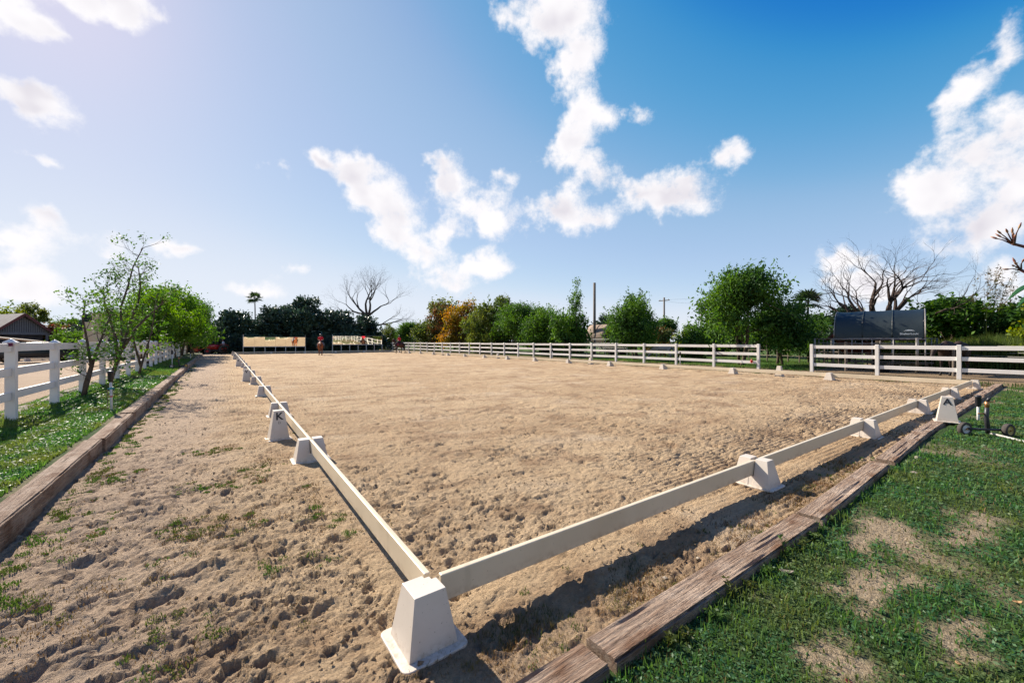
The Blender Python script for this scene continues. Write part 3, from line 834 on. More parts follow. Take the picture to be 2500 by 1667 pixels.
# small creeping leaves among the blades
def creeping(name, x, y, z, size, mat):
    n = len(x)
    a = rng.normal(size=(n, 3)) * np.array([1, 1, 0.35]); a /= np.linalg.norm(a, axis=1)[:, None]
    b = np.cross(a, rng.normal(size=(n, 3)) * 0.5 + np.array([0, 0, 1.0])); b /= np.linalg.norm(b, axis=1)[:, None]
    C = np.stack([x, y, z], 1)
    L = a * (size / 2)[:, None]; Wd = b * (size * 0.24)[:, None]
    v = np.stack([C - L, C + Wd, C + L, C - Wd], 1).reshape(-1, 3)
    tag(obj(name, np_mesh(name, v, np.arange(4 * n).reshape(n, 4), 4), mat), kind='stuff')
M['creeper'] = m_leaf('creeping_leaf', (0.022, 0.085, 0.034), (0.075, 0.165, 0.055), (0.100, 0.140, 0.042), 0.40, 0.5, 1.6, 0.3)
n = 420000
x = rng.uniform(-0.6, 16.0, n); y = rng.uniform(-6.0, -0.80, n); d = dist_cam(x, y)
kp = (rng.uniform(0, 1, n) < np.clip((2.4 / d) ** 1.5, 0.03, 1)) & (rng.uniform(0, 1, n) < cover_r(x, y) ** 1.3) & ((x - CAMX) * dirx + (y - CAMY) * diry > 0.9) & (y < -0.86 + 0.016 * np.clip(x, 0, 20))
x, y, d = x[kp], y[kp], d[kp]
hl = fbm2(x * 6, y * 6, 3, 271)
creeping('lawn_leaves', x, y, lawn_r_h(x, y) + 0.002 + 0.045 * hl * rng.uniform(0, 1, len(x)), (0.011 + 0.0035 * d) * rng.uniform(0.6, 1.5, len(x)), M['creeper'])
# left-hand verge
n = 260000
y = 0.2 + 40.0 * rng.uniform(0, 1, n) ** 2.0
u = rng.uniform(0.02, 1, n)
x = (-2.60 + drift(y)) * (1 - u) + (-4.35 + drift(y)) * u
d = dist_cam(x, y)
kp = rng.uniform(0, 1, n) < np.clip((7.0 / d) ** 1.0, 0.1, 1) * 0.62 * (0.25 + 0.75 * cover_l(x, y))
x, y, d = x[kp], y[kp], d[kp]
hh = 0.03 + 0.05 * rng.uniform(0, 1, len(x)) ** 1.3 + 0.05 * sstep(-x - drift(y) * -1, 3.4, 4.2) * rng.uniform(0, 1, len(x))
blade_obj('verge_grass', np.stack([x, y, lawn_l_h(x, y) - 0.005], 1), hh, np.clip(0.004 + 0.0012 * d, 0, 0.03) * rng.uniform(0.7, 1.4, len(x)), M['grass'], 0.8)
M['straw'] = m_leaf('straw_blade', (0.30, 0.19, 0.085), (0.17, 0.09, 0.035), (0.17, 0.15, 0.05), 0.3, 0.7, 2.5)
n = 70000
y = 0.4 + 20.0 * rng.uniform(0, 1, n) ** 1.6; u = rng.uniform(0.04, 1, n)
x = (-2.60 + drift(y)) * (1 - u) + (-4.35 + drift(y)) * u; d = dist_cam(x, y)
kp = rng.uniform(0, 1, n) < np.clip(6.0 / d, 0.1, 1) * (0.3 + 0.7 * cover_l(x, y))
x, y, d = x[kp], y[kp], d[kp]
creeping('verge_leaves', x, y, lawn_l_h(x, y) + 0.004 + 0.05 * rng.uniform(0, 1, len(x)) ** 1.5, (0.012 + 0.0028 * d) * rng.uniform(0.6, 1.5, len(x)), M['creeper'])
# dried grass inside the near sleepers and along the shadow of the rail
n = 42000
x = -1.0 + 22.0 * rng.uniform(0, 1, n) ** 1.8; y = -0.66 + 0.46 * rng.uniform(0, 1, n) ** 1.4 + 0.006 * x
d = dist_cam(x, y)
m_ = fbm2(x * 2.2, y * 3.5, 4, 401)
kp = rng.uniform(0, 1, n) < sstep(m_, 0.42, 0.62) * np.clip(3.0 / d, 0.1, 1)
x, y, d = x[kp], y[kp], d[kp]
blade_obj('dry_edge_grass', np.stack([x, y, 0.0 * x - 0.012], 1), 0.02 + 0.035 * rng.uniform(0, 1, len(x)) ** 1.6, np.clip(0.0018 + 0.0010 * d, 0, 0.015), M['drygrass'], 0.9)
n = 30000
x = 0.0 + 5.5 * rng.uniform(0, 1, n) ** 1.3; y = -0.64 + 0.30 * rng.uniform(0, 1, n) ** 1.6 + 0.004 * x
m_ = fbm2(x * 1.6, y * 4.0, 4, 411)
kp = rng.uniform(0, 1, n) < sstep(m_, 0.36, 0.58)
x, y = x[kp], y[kp]
blade_obj('straw_grass', np.stack([x, y, sand_base(x, y) - 0.004], 1), 0.010 + 0.028 * rng.uniform(0, 1, len(x)) ** 1.5, 0.0016 + 0.0026 * rng.uniform(0, 1, len(x)), M['straw'], 1.0)
# green tufts creeping into the sand by the sleepers and on the outer track
def tufts(name, centres, per, spread, hmin, hmax, mat, zf=0.0, lean=0.7, wid=0.0032):
    P = []; Hh = []
    for (cx, cy, s) in centres:
        k = max(4, int(per * s * rng.uniform(0.5, 1.4)))
        a = rng.uniform(0, 2 * PI, k); r = spread * s * np.sqrt(rng.uniform(0, 1, k))
        P.append(np.stack([cx + r * np.cos(a), cy + r * np.sin(a), np.full(k, zf)], 1))
        Hh.append(rng.uniform(hmin, hmax, k) * s)
    P = np.concatenate(P); Hh = np.concatenate(Hh)
    d = dist_cam(P[:, 0], P[:, 1])
    return blade_obj(name, P, Hh, np.clip(wid + 0.0008 * d, 0, 0.02) * rng.uniform(0.7, 1.4, len(P)), mat, lean)
cs = []
for i in range(330):
    yy = 0.2 + 34 * rng.uniform() ** 2.2
    cs.append((-2.30 + drift(yy) + abs(rng.normal(0, 0.13)), yy, rng.uniform(0.5, 1.3)))
cand = np.stack([rng.uniform(-2.3, 0.2, 4000), rng.uniform(0.2, 6.0, 4000)], 1)
wn_ = fbm2(cand[:, 0] * 1.7, cand[:, 1] * 1.7, 4, 451, 0.6) + 0.12 * sstep(-cand[:, 0], 0.8, 2.2) + 0.06 * sstep(2.6 - cand[:, 1], 0, 2)
for q in cand[wn_ > 0.655][:260]:
    cs.append((q[0], q[1], rng.uniform(0.35, 1.0)))
tufts('track_weeds', cs, 60, 0.060, 0.008, 0.030, M['weed'], 0.004, lean=1.0)
cs = []
for q in cand[wn_ > 0.60][:700]:
    cs.append((q[0] + rng.normal(0, 0.05), q[1] + rng.normal(0, 0.05), rng.uniform(0.4, 1.2)))
tufts('dry_track_weeds', cs, 16, 0.075, 0.006, 0.024, M['drygrass'], 0.004, lean=1.0, wid=0.0022)
cs = []
for i in range(120):
    xx = 0.3 + 20 * rng.uniform() ** 1.6
    cs.append((xx, -0.60 + 0.006 * xx + 0.30 * rng.uniform() ** 1.5, rng.uniform(0.25, 0.8)))
for p in ((1.02, -0.02), (1.05, -0.30), (2.35, -0.28), (0.62, -0.06), (1.75, -0.12), (3.0, -0.34), (0.15, 0.5)):
    cs.append((p[0], p[1], 0.8))
tufts('edge_weeds', cs, 22, 0.045, 0.012, 0.04, M['weed'], 0.0)
cs = [(21.4 + rng.uniform(-0.5, 1.0), rng.uniform(-1.0, 40) , rng.uniform(0.8, 2.0)) for i in range(500)]
tufts('margin_grass', cs, 16, 0.16, 0.03, 0.10, M['weed'], 0.03, wid=0.006)
cs = [(rng.uniform(23.3, 34), 6.3 + 16 * rng.uniform() ** 1.3, rng.uniform(0.8, 2.0)) for i in range(1500)]
tufts('paddock_tufts', cs, 12, 0.22, 0.03, 0.10, M['grass'], 0.10, wid=0.008)
# loose clods of sand
def clods(name, n, mat):
    x = rng.uniform(-2.1, 9.0, n); y = -0.5 + 9.5 * rng.uniform(0, 1, n) ** 1.3
    d = dist_cam(x, y)
    kp = (rng.uniform(0, 1, n) < np.clip((2.4 / d) ** 1.2, 0, 1)) & ((x - CAMX) * dirx + (y - CAMY) * diry > 0.9)
    kp &= sstep(fbm2(x * 1.2, y * 1.2, 3, 61), 0.36, 0.56) > rng.uniform(0, 1, n) * 0.9
    x, y = x[kp], y[kp]; n = len(x)
    s = 0.004 + 0.013 * rng.uniform(0, 1, n) ** 3
    base = np.array([(1, 0, 0), (0, 1, 0), (-1, 0, 0), (0, -1, 0), (0, 0, 0.8), (0, 0, -0.8)])
    V = base[None] * (1 + 0.5 * rng.uniform(-1, 1, (n, 6, 3))) * s[:, None, None]
    a = rng.uniform(0, 2 * PI, n)
    c, sn = np.cos(a)[:, None], np.sin(a)[:, None]
    V = np.stack([V[..., 0] * c - V[..., 1] * sn, V[..., 0] * sn + V[..., 1] * c, V[..., 2]], 2)
    zz = sand_base(x, y) + 0.004
    V += np.stack([x, y, zz + s * 0.3], 1)[:, None, :]
    k = np.arange(n)[:, None] * 6
    F = np.array([(0, 1, 4), (1, 2, 4), (2, 3, 4), (3, 0, 4), (1, 0, 5), (2, 1, 5), (3, 2, 5), (0, 3, 5)])
    f = (k[:, :, None] + F[None]).reshape(-1, 3)
    return tag(obj(name, np_mesh(name, V.reshape(-1, 3), f, 3), mat), kind='stuff')
clods('sand_clods', 30000, M['sand'])

# ------------------------------------------------------------------ timber sleepers
def sleeper_mesh(L, w, h, seed):
    nx = max(30, int(L / 0.035)); ring = []
    # rounded rectangle outline
    prof = []
    for (sx, sy) in ((-1, -1), (1, -1), (1, 1), (-1, 1)):
        prof.append((sx, sy))
    pts = []
    seg = 16
    for i in range(4):
        a, b = prof[i], prof[(i + 1) % 4]
        for k in range(seg):
            t = k / seg
            pts.append((a[0] * (1 - t) + b[0] * t, a[1] * (1 - t) + b[1] * t))
    pts = np.array(pts); nr = len(pts)
    X = np.linspace(-L / 2, L / 2, nx)
    cr = np.random.default_rng(900 + seed)
    tops = [j for j in range(nr) if pts[j][1] > 0.99 and abs(pts[j][0]) < 0.8]
    cracks = []
    for q in range(4):
        c0 = cr.uniform(-L / 2, L / 2 - 0.5)
        cracks.append((int(cr.choice(tops)), c0, c0 + cr.uniform(0.4, 1.3), cr.uniform(0.006, 0.014)))
    V = np.zeros((nx, nr, 3))
    for j in range(nr):
        px, py = pts[j]
        corner = (abs(px) > 0.99) and (abs(py) > 0.99)
        inset = 0.010 * corner
        chip = 0.013 * sstep(fbm2(X * 5 + j, X * 0 + seed * 7 + j * 0.9, 3, 500 + seed), 0.5, 0.75) * (1.0 if corner else 0.0)
        wav = 0.012 * (fbm2(X * 0.8, X * 0 + seed, 2, 520 + seed) - 0.5)
        grain = 0.008 * (fbm2(X * 2.2, X * 0 + j * 1.7 + seed * 11, 3, 540) - 0.5)
        crack = 0 * X
        for (cj, c0, c1, cd) in cracks:
            if j == cj:
                crack = crack + cd * sstep(X, c0, c0 + 0.25) * (1 - sstep(X, c1 - 0.25, c1))
        V[:, j, 0] = X
        V[:, j, 1] = px * (w / 2 - inset - chip) + wav
        V[:, j, 2] = h / 2 + py * (h / 2 - inset - chip * (py > 0) * 0.8) + grain * (py > 0) - crack
    i = np.arange(nx * nr).reshape(nx, nr)
    f = []
    for a in range(nx - 1):
        for j in range(nr):
            k = (j + 1) % nr
            f.append((i[a, j], i[a + 1, j], i[a + 1, k], i[a, k]))
    f = [tuple(int(q) for q in t) for t in f]
    f.append(tuple(int(q) for q in i[0])); f.append(tuple(int(q) for q in reversed(i[-1])))
    me = bpy.data.meshes.new('sleeper')
    me.from_pydata(V.reshape(-1, 3).tolist(), [], f); me.update()
    me.materials.append(M['timber'])
    return me
SL = [sleeper_mesh(2.57, 0.20, 0.22, s) for s in range(4)]
SLW = [sleeper_mesh(2.58, 0.20, 0.30, s + 5) for s in range(3)]
right_pieces = [(-0.75, -0.765, -0.135, 0.01), (1.86, -0.762, -0.118, -0.004), (4.53, -0.72, -0.125, 0.035), (7.36, -0.625, -0.132, 0.035),
                (9.98, -0.555, -0.14, 0.012), (12.58, -0.535, -0.135, 0.006), (15.18, -0.52, -0.137, 0.004), (17.78, -0.505, -0.115, 0.004), (20.38, -0.49, -0.105, 0.004)]
rl = ['sleeper cut by the bottom picture edge, right of the corner cone',
      'long cracked sleeper lying between the corner cone and the grass',
      'sleeper with a dark stained end, second beyond the corner cone']
for k, (xx, yy, zz, rz) in enumerate(right_pieces):
    o = obj('timber_sleeper', SL[k % 4], None, loc=(xx, yy, zz), rot=(rng.uniform(-0.03, 0.03), rng.uniform(-0.006, 0.006), rz))
    lab = 'weathered ' + rl[k] if k < 3 else 'weathered timber sleeper edging the right lawn, %s from the corner cone' % ORD[k]
    tag(o, lab, 'sleeper', 'sleepers edging the right lawn')
for k in range(23):
    yy = -0.35 + 2.61 * k
    xx = -2.475 + float(drift(yy))
    o = obj('timber_sleeper', SLW[k % 3], None, loc=(xx + rng.uniform(-0.012, 0.012), yy, -0.085 + rng.uniform(-0.012, 0.012)), rot=(0, 0, PI / 2 + 0.0145 + rng.uniform(-0.006, 0.006)))
    tag(o, 'weathered timber sleeper edging the left verge, %s from the bottom edge' % ORD[max(0, k - 1)] if k > 0 else 'weathered timber sleeper running out of the bottom left corner', 'sleeper', 'sleepers edging the left verge')
for k in range(3):
    o = obj('timber_sleeper', SL[(k + 1) % 4], None, loc=(21.38, 1.05 + 2.6 * k, -0.12), rot=(0, 0, PI / 2))
    tag(o, 'half-buried sleeper outside the right corner cone, %s from the corner' % ORD[k], 'sleeper', 'sleepers beside the right margin')

# ================================================================== dressage arena: cones, rails and letters
def rounded_plate(mb, lx, ly, r, z0, z1, c=(0, 0)):
    ring = []
    for (sx, sy, a0) in ((1, 1, 0), (-1, 1, 90), (-1, -1, 180), (1, -1, 270)):
        for k in range(5):
            a = R(a0 + 90 * k / 4)
            ring.append((c[0] + sx * (lx / 2 - r) + r * math.cos(a), c[1] + sy * (ly / 2 - r) + r * math.sin(a)))
    t = 0.985
    mb.loft([[(x, y, z0) for x, y in ring], [(x, y, z1 - 0.004) for x, y in ring], [(c[0] + (x - c[0]) * t, c[1] + (y - c[1]) * t, z1) for x, y in ring]])
def block(mb, x0, x1, y0, y1, X0, X1, Y0, Y1, z0, z1):
    mb.loft([[(x0, y0, z0), (x1, y0, z0), (x1, y1, z0), (x0, y1, z0)], [(X0, Y0, z1), (X1, Y0, z1), (X1, Y1, z1), (X0, Y1, z1)]])
def support_mesh():
    """cone block with a slot along X for the rail"""
    mb = MB()
    rounded_plate(mb, 0.36, 0.475, 0.035, 0.0, 0.016)
    zt = 0.298
    hx0, hy0, hx1, hy1 = 0.150, 0.200, 0.073, 0.147
    for s in (-1, 1):
        ya, yb = sorted((s * 0.024, s * hy0)); Ya, Yb = sorted((s * 0.025, s * hy1))
        block(mb, -hx0, hx0, ya, yb, -hx1, hx1, Ya, Yb, 0.012, zt)
    block(mb, -hx0 + 0.004, hx0 - 0.004, -0.03, 0.03, -0.120, 0.120, -0.03, 0.03, 0.012, 0.118)
    me = mb.mesh('rail_support_cone', 0.006, 2); me.materials.append(M['cone'])
    return me
def corner_mesh():
    """corner block: two rails end in notches on its +X and +Y sides"""
    mb = MB()
    rounded_plate(mb, 0.37, 0.37, 0.04, 0.0, 0.016)
    zt = 0.30
    h0, h1 = 0.137, 0.088
    # a step is cut out of the +X and of the +Y side, where the rails sit
    ring = lambda h: [(-h, -h), (h, -h), (h, 0.03), (0.06, 0.03), (0.06, 0.06), (0.03, 0.06), (0.03, h), (-h, h)]
    mb.loft([[(x, y, 0.012) for x, y in ring(h0)], [(x, y, zt) for x, y in ring(h1)]])
    me = mb.mesh('corner_cone', 0.006, 2); me.materials.append(M['cone'])
    return me
def letter_cone_mesh():
    mb = MB()
    rounded_plate(mb, 0.37, 0.37, 0.03, 0.0, 0.016)
    block(mb, -0.145, 0.145, -0.145, 0.145, -0.075, 0.075, -0.075, 0.075, 0.012, 0.48)
    me = mb.mesh('letter_cone', 0.007, 2); me.materials.append(M['cone'])
    return me
SUP, CORN, LETC = support_mesh(), corner_mesh(), letter_cone_mesh()
def text_mesh(txt, size, depth=0.0015, bold=0.0):
    cu = bpy.data.curves.new('txt', 'FONT'); cu.body = txt; cu.size = size; cu.extrude = depth
    cu.align_x = 'CENTER'; cu.align_y = 'CENTER'; cu.offset = bold; cu.resolution_u = 4
    o = bpy.data.objects.new('txt', cu); COL.objects.link(o)
    dg = bpy.context.evaluated_depsgraph_get()
    me = bpy.data.meshes.new_from_object(o.evaluated_get(dg))
    bpy.data.objects.remove(o); bpy.data.curves.remove(cu)
    return me

def cone_at(me, name, x, y, rz, label, group, z=0.0):
    o = obj(name, me, None, loc=(x, y, z), rot=(0, 0, rz + rng.uniform(-0.02, 0.02)))
    return tag(o, label, 'cone', group)
RAIL_G = 'low white rails round the arena'
CONE_G = 'rail support cones round the arena'
cone_at(CORN, 'corner_cone', -0.075, -0.07, 0, 'large white plastic corner cone in the foreground where two rails meet', CONE_G)
for k in range(1, 5):
    cone_at(SUP, 'rail_support_cone', 4.0 * k, 0, 0, 'white rail support cone on the near short side, %s from the foreground corner cone' % ORD[k - 1], CONE_G)
cone_at(CORN, 'corner_cone', 20.075, -0.07, PI / 2, 'white corner cone at the right end of the near short side', CONE_G)
for k in range(1, 15):
    cone_at(SUP, 'rail_support_cone', 0, 4.0 * k, PI / 2, 'white rail support cone on the left long side, %s from the foreground corner cone' % ORD[k - 1], CONE_G)
    cone_at(SUP, 'rail_support_cone', 20, 4.0 * k, PI / 2, 'white rail support cone on the right long side, %s from the right corner cone' % ORD[k - 1], CONE_G)
cone_at(CORN, 'corner_cone', -0.075, 60.07, -PI / 2, 'distant white corner cone at the far end of the left long side', CONE_G)
cone_at(CORN, 'corner_cone', 20.075, 60.07, PI, 'distant white corner cone at the far end of the right long side', CONE_G)
for k in range(1, 5):
    cone_at(SUP, 'rail_support_cone', 4.0 * k, 60, 0, 'small distant rail support cone on the far short side, %s from the left' % ORD[k - 1], CONE_G)
rail_me = MB().box((0, 0, 0), (3.975, 0.038, 0.158)).mesh('arena_rail', 0.006, 2)
rail_me.materials.append(M['rail'])
def rail_at(x, y, rz, label, trim=1.0):
    o = obj('arena_rail', rail_me, None, loc=(x, y, 0.203 + rng.uniform(-0.004, 0.004)), rot=(0, rng.uniform(-0.0015, 0.0015), rz + rng.uniform(-0.0015, 0.0015)))
    o.scale.x = trim
    return tag(o, label, 'rail', RAIL_G)
for k in range(5):
    rail_at(2 + 4 * k + (0.01 if k == 0 else 0), 0, 0, 'low white rail of the near short side, %s from the foreground corner cone' % ORD[k], 0.985 if k in (0, 4) else 1)
    rail_at(2 + 4 * k, 60, 0, 'distant low rail of the far short side, %s from the left' % ORD[k], 0.985 if k in (0, 4) else 1)
for k in range(15):
    rail_at(0, 2 + 4 * k + (0.01 if k == 0 else 0), PI / 2, 'low white rail of the left long side, %s from the foreground corner cone' % ORD[k], 0.985 if k in (0, 14) else 1)
    rail_at(20, 2 + 4 * k, PI / 2, 'low white rail of the right long side, %s from the right corner cone' % ORD[k], 0.985 if k in (0, 14) else 1)

def letter_cone(ch, x, y, z, rz, label, small=None):
    t = thing('letter_cone', label, 'letter cone', (x, y, z), rz, 'letter cones round the arena')
    o = obj('cone_body', LETC, None, t)
    tilt = math.atan2(0.07, 0.468)
    def put(txt, size, zc, mat, bold):
        me = text_mesh(txt, size, 0.0012, bold)
        yy = -(0.145 - 0.07 * (zc - 0.012) / 0.468) - 0.0025
        obj('letter', me, mat, t, (0, yy, zc), (PI / 2 - tilt, 0, 0))
    if ch:
        put(ch, 0.165, 0.385, M['letter'], 0.004)
    if small:
        put(small, 0.055, 0.285, M['letter_faint'], 0.0)
    return t
letter_cone('A', 10.46, -0.66, 0.078, -1.37, 'tall white cone lettered A standing on the sleepers at right')
letter_cone('K', -0.235, 5.62, 0.0, 0.06, 'tall white cone lettered K standing outside the left rail', 'D')
letter_cone('V', -0.26, 17.75, 0.0, 0.05, 'tall white cone lettered V outside the left rail, second letter from the front')
letter_cone('E', -0.27, 29.9, 0.0, 0.05, 'distant tall white cone lettered E outside the left rail')
letter_cone('S', -0.27, 41.9, 0.0, 0.05, 'far tall white cone lettered S outside the left rail')
letter_cone('H', -0.27, 53.9, 0.0, 0.05, 'farthest tall white cone lettered H outside the left rail')
for ch, yy, lab in (('F', 6, 'nearest tall letter cone showing above the right long rail, opposite the fence opening'), ('P', 18, 'second tall letter cone showing above the right long rail'),
                    ('B', 30, 'third tall letter cone showing above the right long rail, halfway along'), ('R', 42, 'fourth tall letter cone behind the right long rail, far along'), ('M', 54, 'farthest tall letter cone behind the right long rail')):
    letter_cone(None, 20.24, yy, 0.0, PI / 2, lab)

# ================================================================== white ranch fences
def fence(name, label, posts, zg, rails_z, rail_h, top, capped, gaps=(), mat='vinyl', rail_off=0.0, group='white rail fences'):
    """posts: list of (x, y); each post with its cap and every rail is a part"""
    t = thing(name, label, 'fence', (posts[0][0], posts[0][1], 0), 0, group)
    bx, by = posts[0]
    pm = MB().box((0, 0, (zg - 0.25 + top) / 2), (0.127, 0.127, top - zg + 0.25)).mesh('post', 0.005, 1); pm.materials.append(M[mat])
    cm = MB()
    if capped:
        cm.frustum((0, 0), (0.16, 0.16), (0.165, 0.165), -0.045, -0.005)
        cm.frustum((0, 0), (0.165, 0.165), (0.02, 0.02), -0.005, 0.055)
    else:
        cm.frustum((0, 0), (0.138, 0.138), (0.11, 0.11), -0.004, 0.018)
    cm = cm.mesh('cap', 0.003, 1); cm.materials.append(M[mat])
    a0 = math.atan2(posts[-1][1] - by, posts[-1][0] - bx)
    rmeshes = {}
    for i, (x, y) in enumerate(posts):
        dz = rng.uniform(-0.012, 0.012)
        p = obj('post', pm, None, t, (x - bx, y - by, dz), (rng.uniform(-0.012, 0.012), rng.uniform(-0.012, 0.012), a0 + rng.uniform(-0.03, 0.03)))
        obj('cap', cm, None, p, (0, 0, top))
        if i + 1 < len(posts) and i not in gaps:
            x2, y2 = posts[i + 1]
            L = math.hypot(x2 - x, y2 - y); a = math.atan2(y2 - y, x2 - x)
            key = round(L, 2)
            if key not in rmeshes:
                rm = MB().box((0, 0, 0), (key - 0.129, 0.042, rail_h)).mesh('rail', 0.005, 1); rm.materials.append(M[mat])
                rmeshes[key] = rm
            for z in rails_z:
                obj('rail', rmeshes[key], None, t, ((x + x2) / 2 - bx - math.sin(a) * rail_off, (y + y2) / 2 - by + math.cos(a) * rail_off, z + rng.uniform(-0.012, 0.012)), (rng.uniform(-0.03, 0.03), rng.uniform(-0.006, 0.006), a + rng.uniform(-0.004, 0.004)))
    return t
lp = []
for k in range(-1, 23):
    yy = 8.70 + 2.32 * k
    lp.append((-4.02 + float(drift(yy)) + 0.09, yy))
lf = fence('ranch_fence', 'white vinyl three-rail fence with capped posts beside the left verge', lp, 0.2, (1.525, 1.10, 0.69), 0.145, 1.62, True)
tp = MB().box((0, 0, 0), (0.055, 0.05, 0.06)).build('tape', M['purple'], lf, 0, loc=(0.005, 2.13, 1.575))
tp['label'] = 'dark purple tape wrapped on the top rail'
rp_a = [(23.0, 0.63 + 2.487 * k) for k in range(3, 28)]
fence('ranch_fence', 'long white three-rail fence running along the right side of the arena', rp_a, 0.1, (1.365, 0.925, 0.485), 0.155, 1.475, False)
rp_b = [(23.0, 0.63 + 2.487 * k) for k in range(2, -3, -1)]
fence('ranch_fence', 'short white three-rail fence in front of the dark round-roofed shelter', rp_b, 0.1, (1.365, 0.925, 0.485), 0.155, 1.475, False)
fence('ranch_fence', 'shaded grey-looking rail fence far behind the right-hand mirror', [(11.0 + 2.45 * k, 69.0) for k in range(6)], 0.0, (1.3, 0.88, 0.45), 0.14, 1.42, False)
fence('ranch_fence', 'distant white rail fence across the neighbouring sand school at left', [(-11.6 - 2.4 * k, 47.2 - 0.55 * k) for k in range(6)], 0.15, (1.35, 0.95, 0.52), 0.15, 1.45, True)
fence('ranch_fence', 'small white panel fence far off between the left verge trees', [(-9.6 + 1.4 * k, 50.2 + 0.3 * k) for k in range(3)], 0.15, (1.35, 0.98, 0.60), 0.15, 1.45, True)

# rough stone kerb under the left fence, one stone after another
def stone_mesh(seed):
    mb = MB(); L = 0.62
    rings = []
    for i in range(5):
        xx = -L / 2 + L * i / 4
        s = 1.0 if 0 < i < 4 else 0.88
        rings.append([(xx, s * (0.11 * math.cos(a) * (1 + 0.18 * random.uniform(-1, 1))), 0.03 + s * (0.12 * math.sin(a) * (1 + 0.18 * random.uniform(-1, 1)))) for a in [2 * PI * k / 8 + 0.4 for k in range(8)]])
    me = mb.loft(rings).mesh('stone', 0.0); me.materials.append(M['stone'])
    return me
ST = [stone_mesh(s) for s in range(5)]
kerb = thing('stone_kerb', 'low rough stone kerb running under the left white fence', 'kerb', (-4.28, 6.0, 0.17))
for k in range(62):
    yy = 0.62 * k
    obj('stone', ST[k % 5], None, kerb, (float(drift(yy)) * 1.0 + random.uniform(-0.03, 0.03), yy, random.uniform(-0.03, 0.04)), (random.uniform(-0.2, 0.2), 0, PI / 2 + random.uniform(-0.08, 0.08)))

# low rail and letter cone of the neighbouring school
nb = 'low rails of the neighbouring school'
for k, (x0, y0, x1, y1) in enumerate(((-15.3, 44.9, -12.9, 43.6), (-12.9, 43.6, -10.4, 42.6))):
    o = obj('arena_rail', rail_me, None, loc=((x0 + x1) / 2, (y0 + y1) / 2, 0.36), rot=(0, 0, math.atan2(y1 - y0, x1 - x0)))
    o.scale.x = math.hypot(x1 - x0, y1 - y0) / 3.98
    tag(o, ('left' if k == 0 else 'right') + ' one of two low white rails in the neighbouring school seen through the left fence', 'rail', nb)
letter_cone(None, -13.0, 43.3, 0.15, 0.6, 'small pale letter cone in the neighbouring school seen through the left fence')

# ================================================================== riding-school mirrors at the far end
def mirror_stand(label, x0, x1, zb, zt, y, lift):
    t = thing('mirror_stand', label, 'mirror', (x0, y, 0), 0, 'long mirrors at the far end of the arena')
    n = 6; w = (x1 - x0) / n
    for k in range(n + 1):
        MB().box((k * w, 0, zb / 2 - 0.1), (0.07, 0.07, zb + 0.2)).build('post', M['vinyl'], t, 0.004, 1)
    for k in (0, n):
        MB().box((k * w, 0.0, (zb + zt + lift) / 2 + 0.02), (0.06, 0.06, zt + lift - zb + 0.04)).build('frame_upright', M['vinyl'] if k == 0 else M['metal'], t, 0.004, 1)
    MB().box(((x1 - x0) / 2, -0.01, zb + 0.02), (x1 - x0 - 0.075, 0.07, 0.075)).build('bottom_rail', M['vinyl'], t, 0.004, 1)
    MB().box(((x1 - x0) / 2, 0.0, zt + 0.02), (x1 - x0 - 0.075, 0.05, 0.035)).build('top_rail', M['metal'], t, 0.004, 1)
    for k in range(n):
        p = MB().box((0, 0, 0), (w - 0.012, 0.012, zt - zb - 0.085)).build('pane', M['mirror'], t, 0, loc=((k + 0.5) * w, -0.012, (zb + zt) / 2 + 0.03))
        p.rotation_euler = (R(rng.uniform(0.95, 1.45)), 0, R(rng.uniform(-0.9, 0.9)))
    MB().box(((x1 - x0) / 2, 0.085, (zb + zt) / 2), (x1 - x0, 0.02, zt - zb - 0.02)).build('back_board', M['house_dark'], t)
    return t
mirror_stand('long low riding mirror on posts left of the chestnut horse at the far end', 0.95, 8.30, 0.90, 2.22, 61.6, 0.25)
mirror_stand('long low riding mirror on posts right of the chestnut horse at the far end', 11.90, 19.20, 1.13, 2.45, 61.6, 0.12)

# ================================================================== trees and shrubs
def leaf_cards(C, size, aspect=0.5, dirs=None, dirw=0.0, jitter=0.6):
    """one four-cornered leaf at each point of C"""
    n = len(C)
    a = rng.normal(size=(n, 3)); a /= np.linalg.norm(a, axis=1)[:, None] + 1e-9
    if dirs is not None:
        a = a * (1 - dirw) + dirs * dirw
        a /= np.linalg.norm(a, axis=1)[:, None] + 1e-9
    b = rng.normal(size=(n, 3)); b -= a * (a * b).sum(1)[:, None]; b /= np.linalg.norm(b, axis=1)[:, None] + 1e-9
    c = np.cross(a, b)
    s = size * (1 + jitter * rng.uniform(-1, 1, n))
    L = a * (s / 2)[:, None]; Wd = b * (s * aspect / 2)[:, None]
    fold = c * (s * 0.12)[:, None]
    v = np.stack([C - L, C + Wd + fold * 0.5, C + L, C - Wd + fold * 0.5], 1).reshape(-1, 3)
    f = np.arange(4 * n).reshape(n, 4)
    return v, f
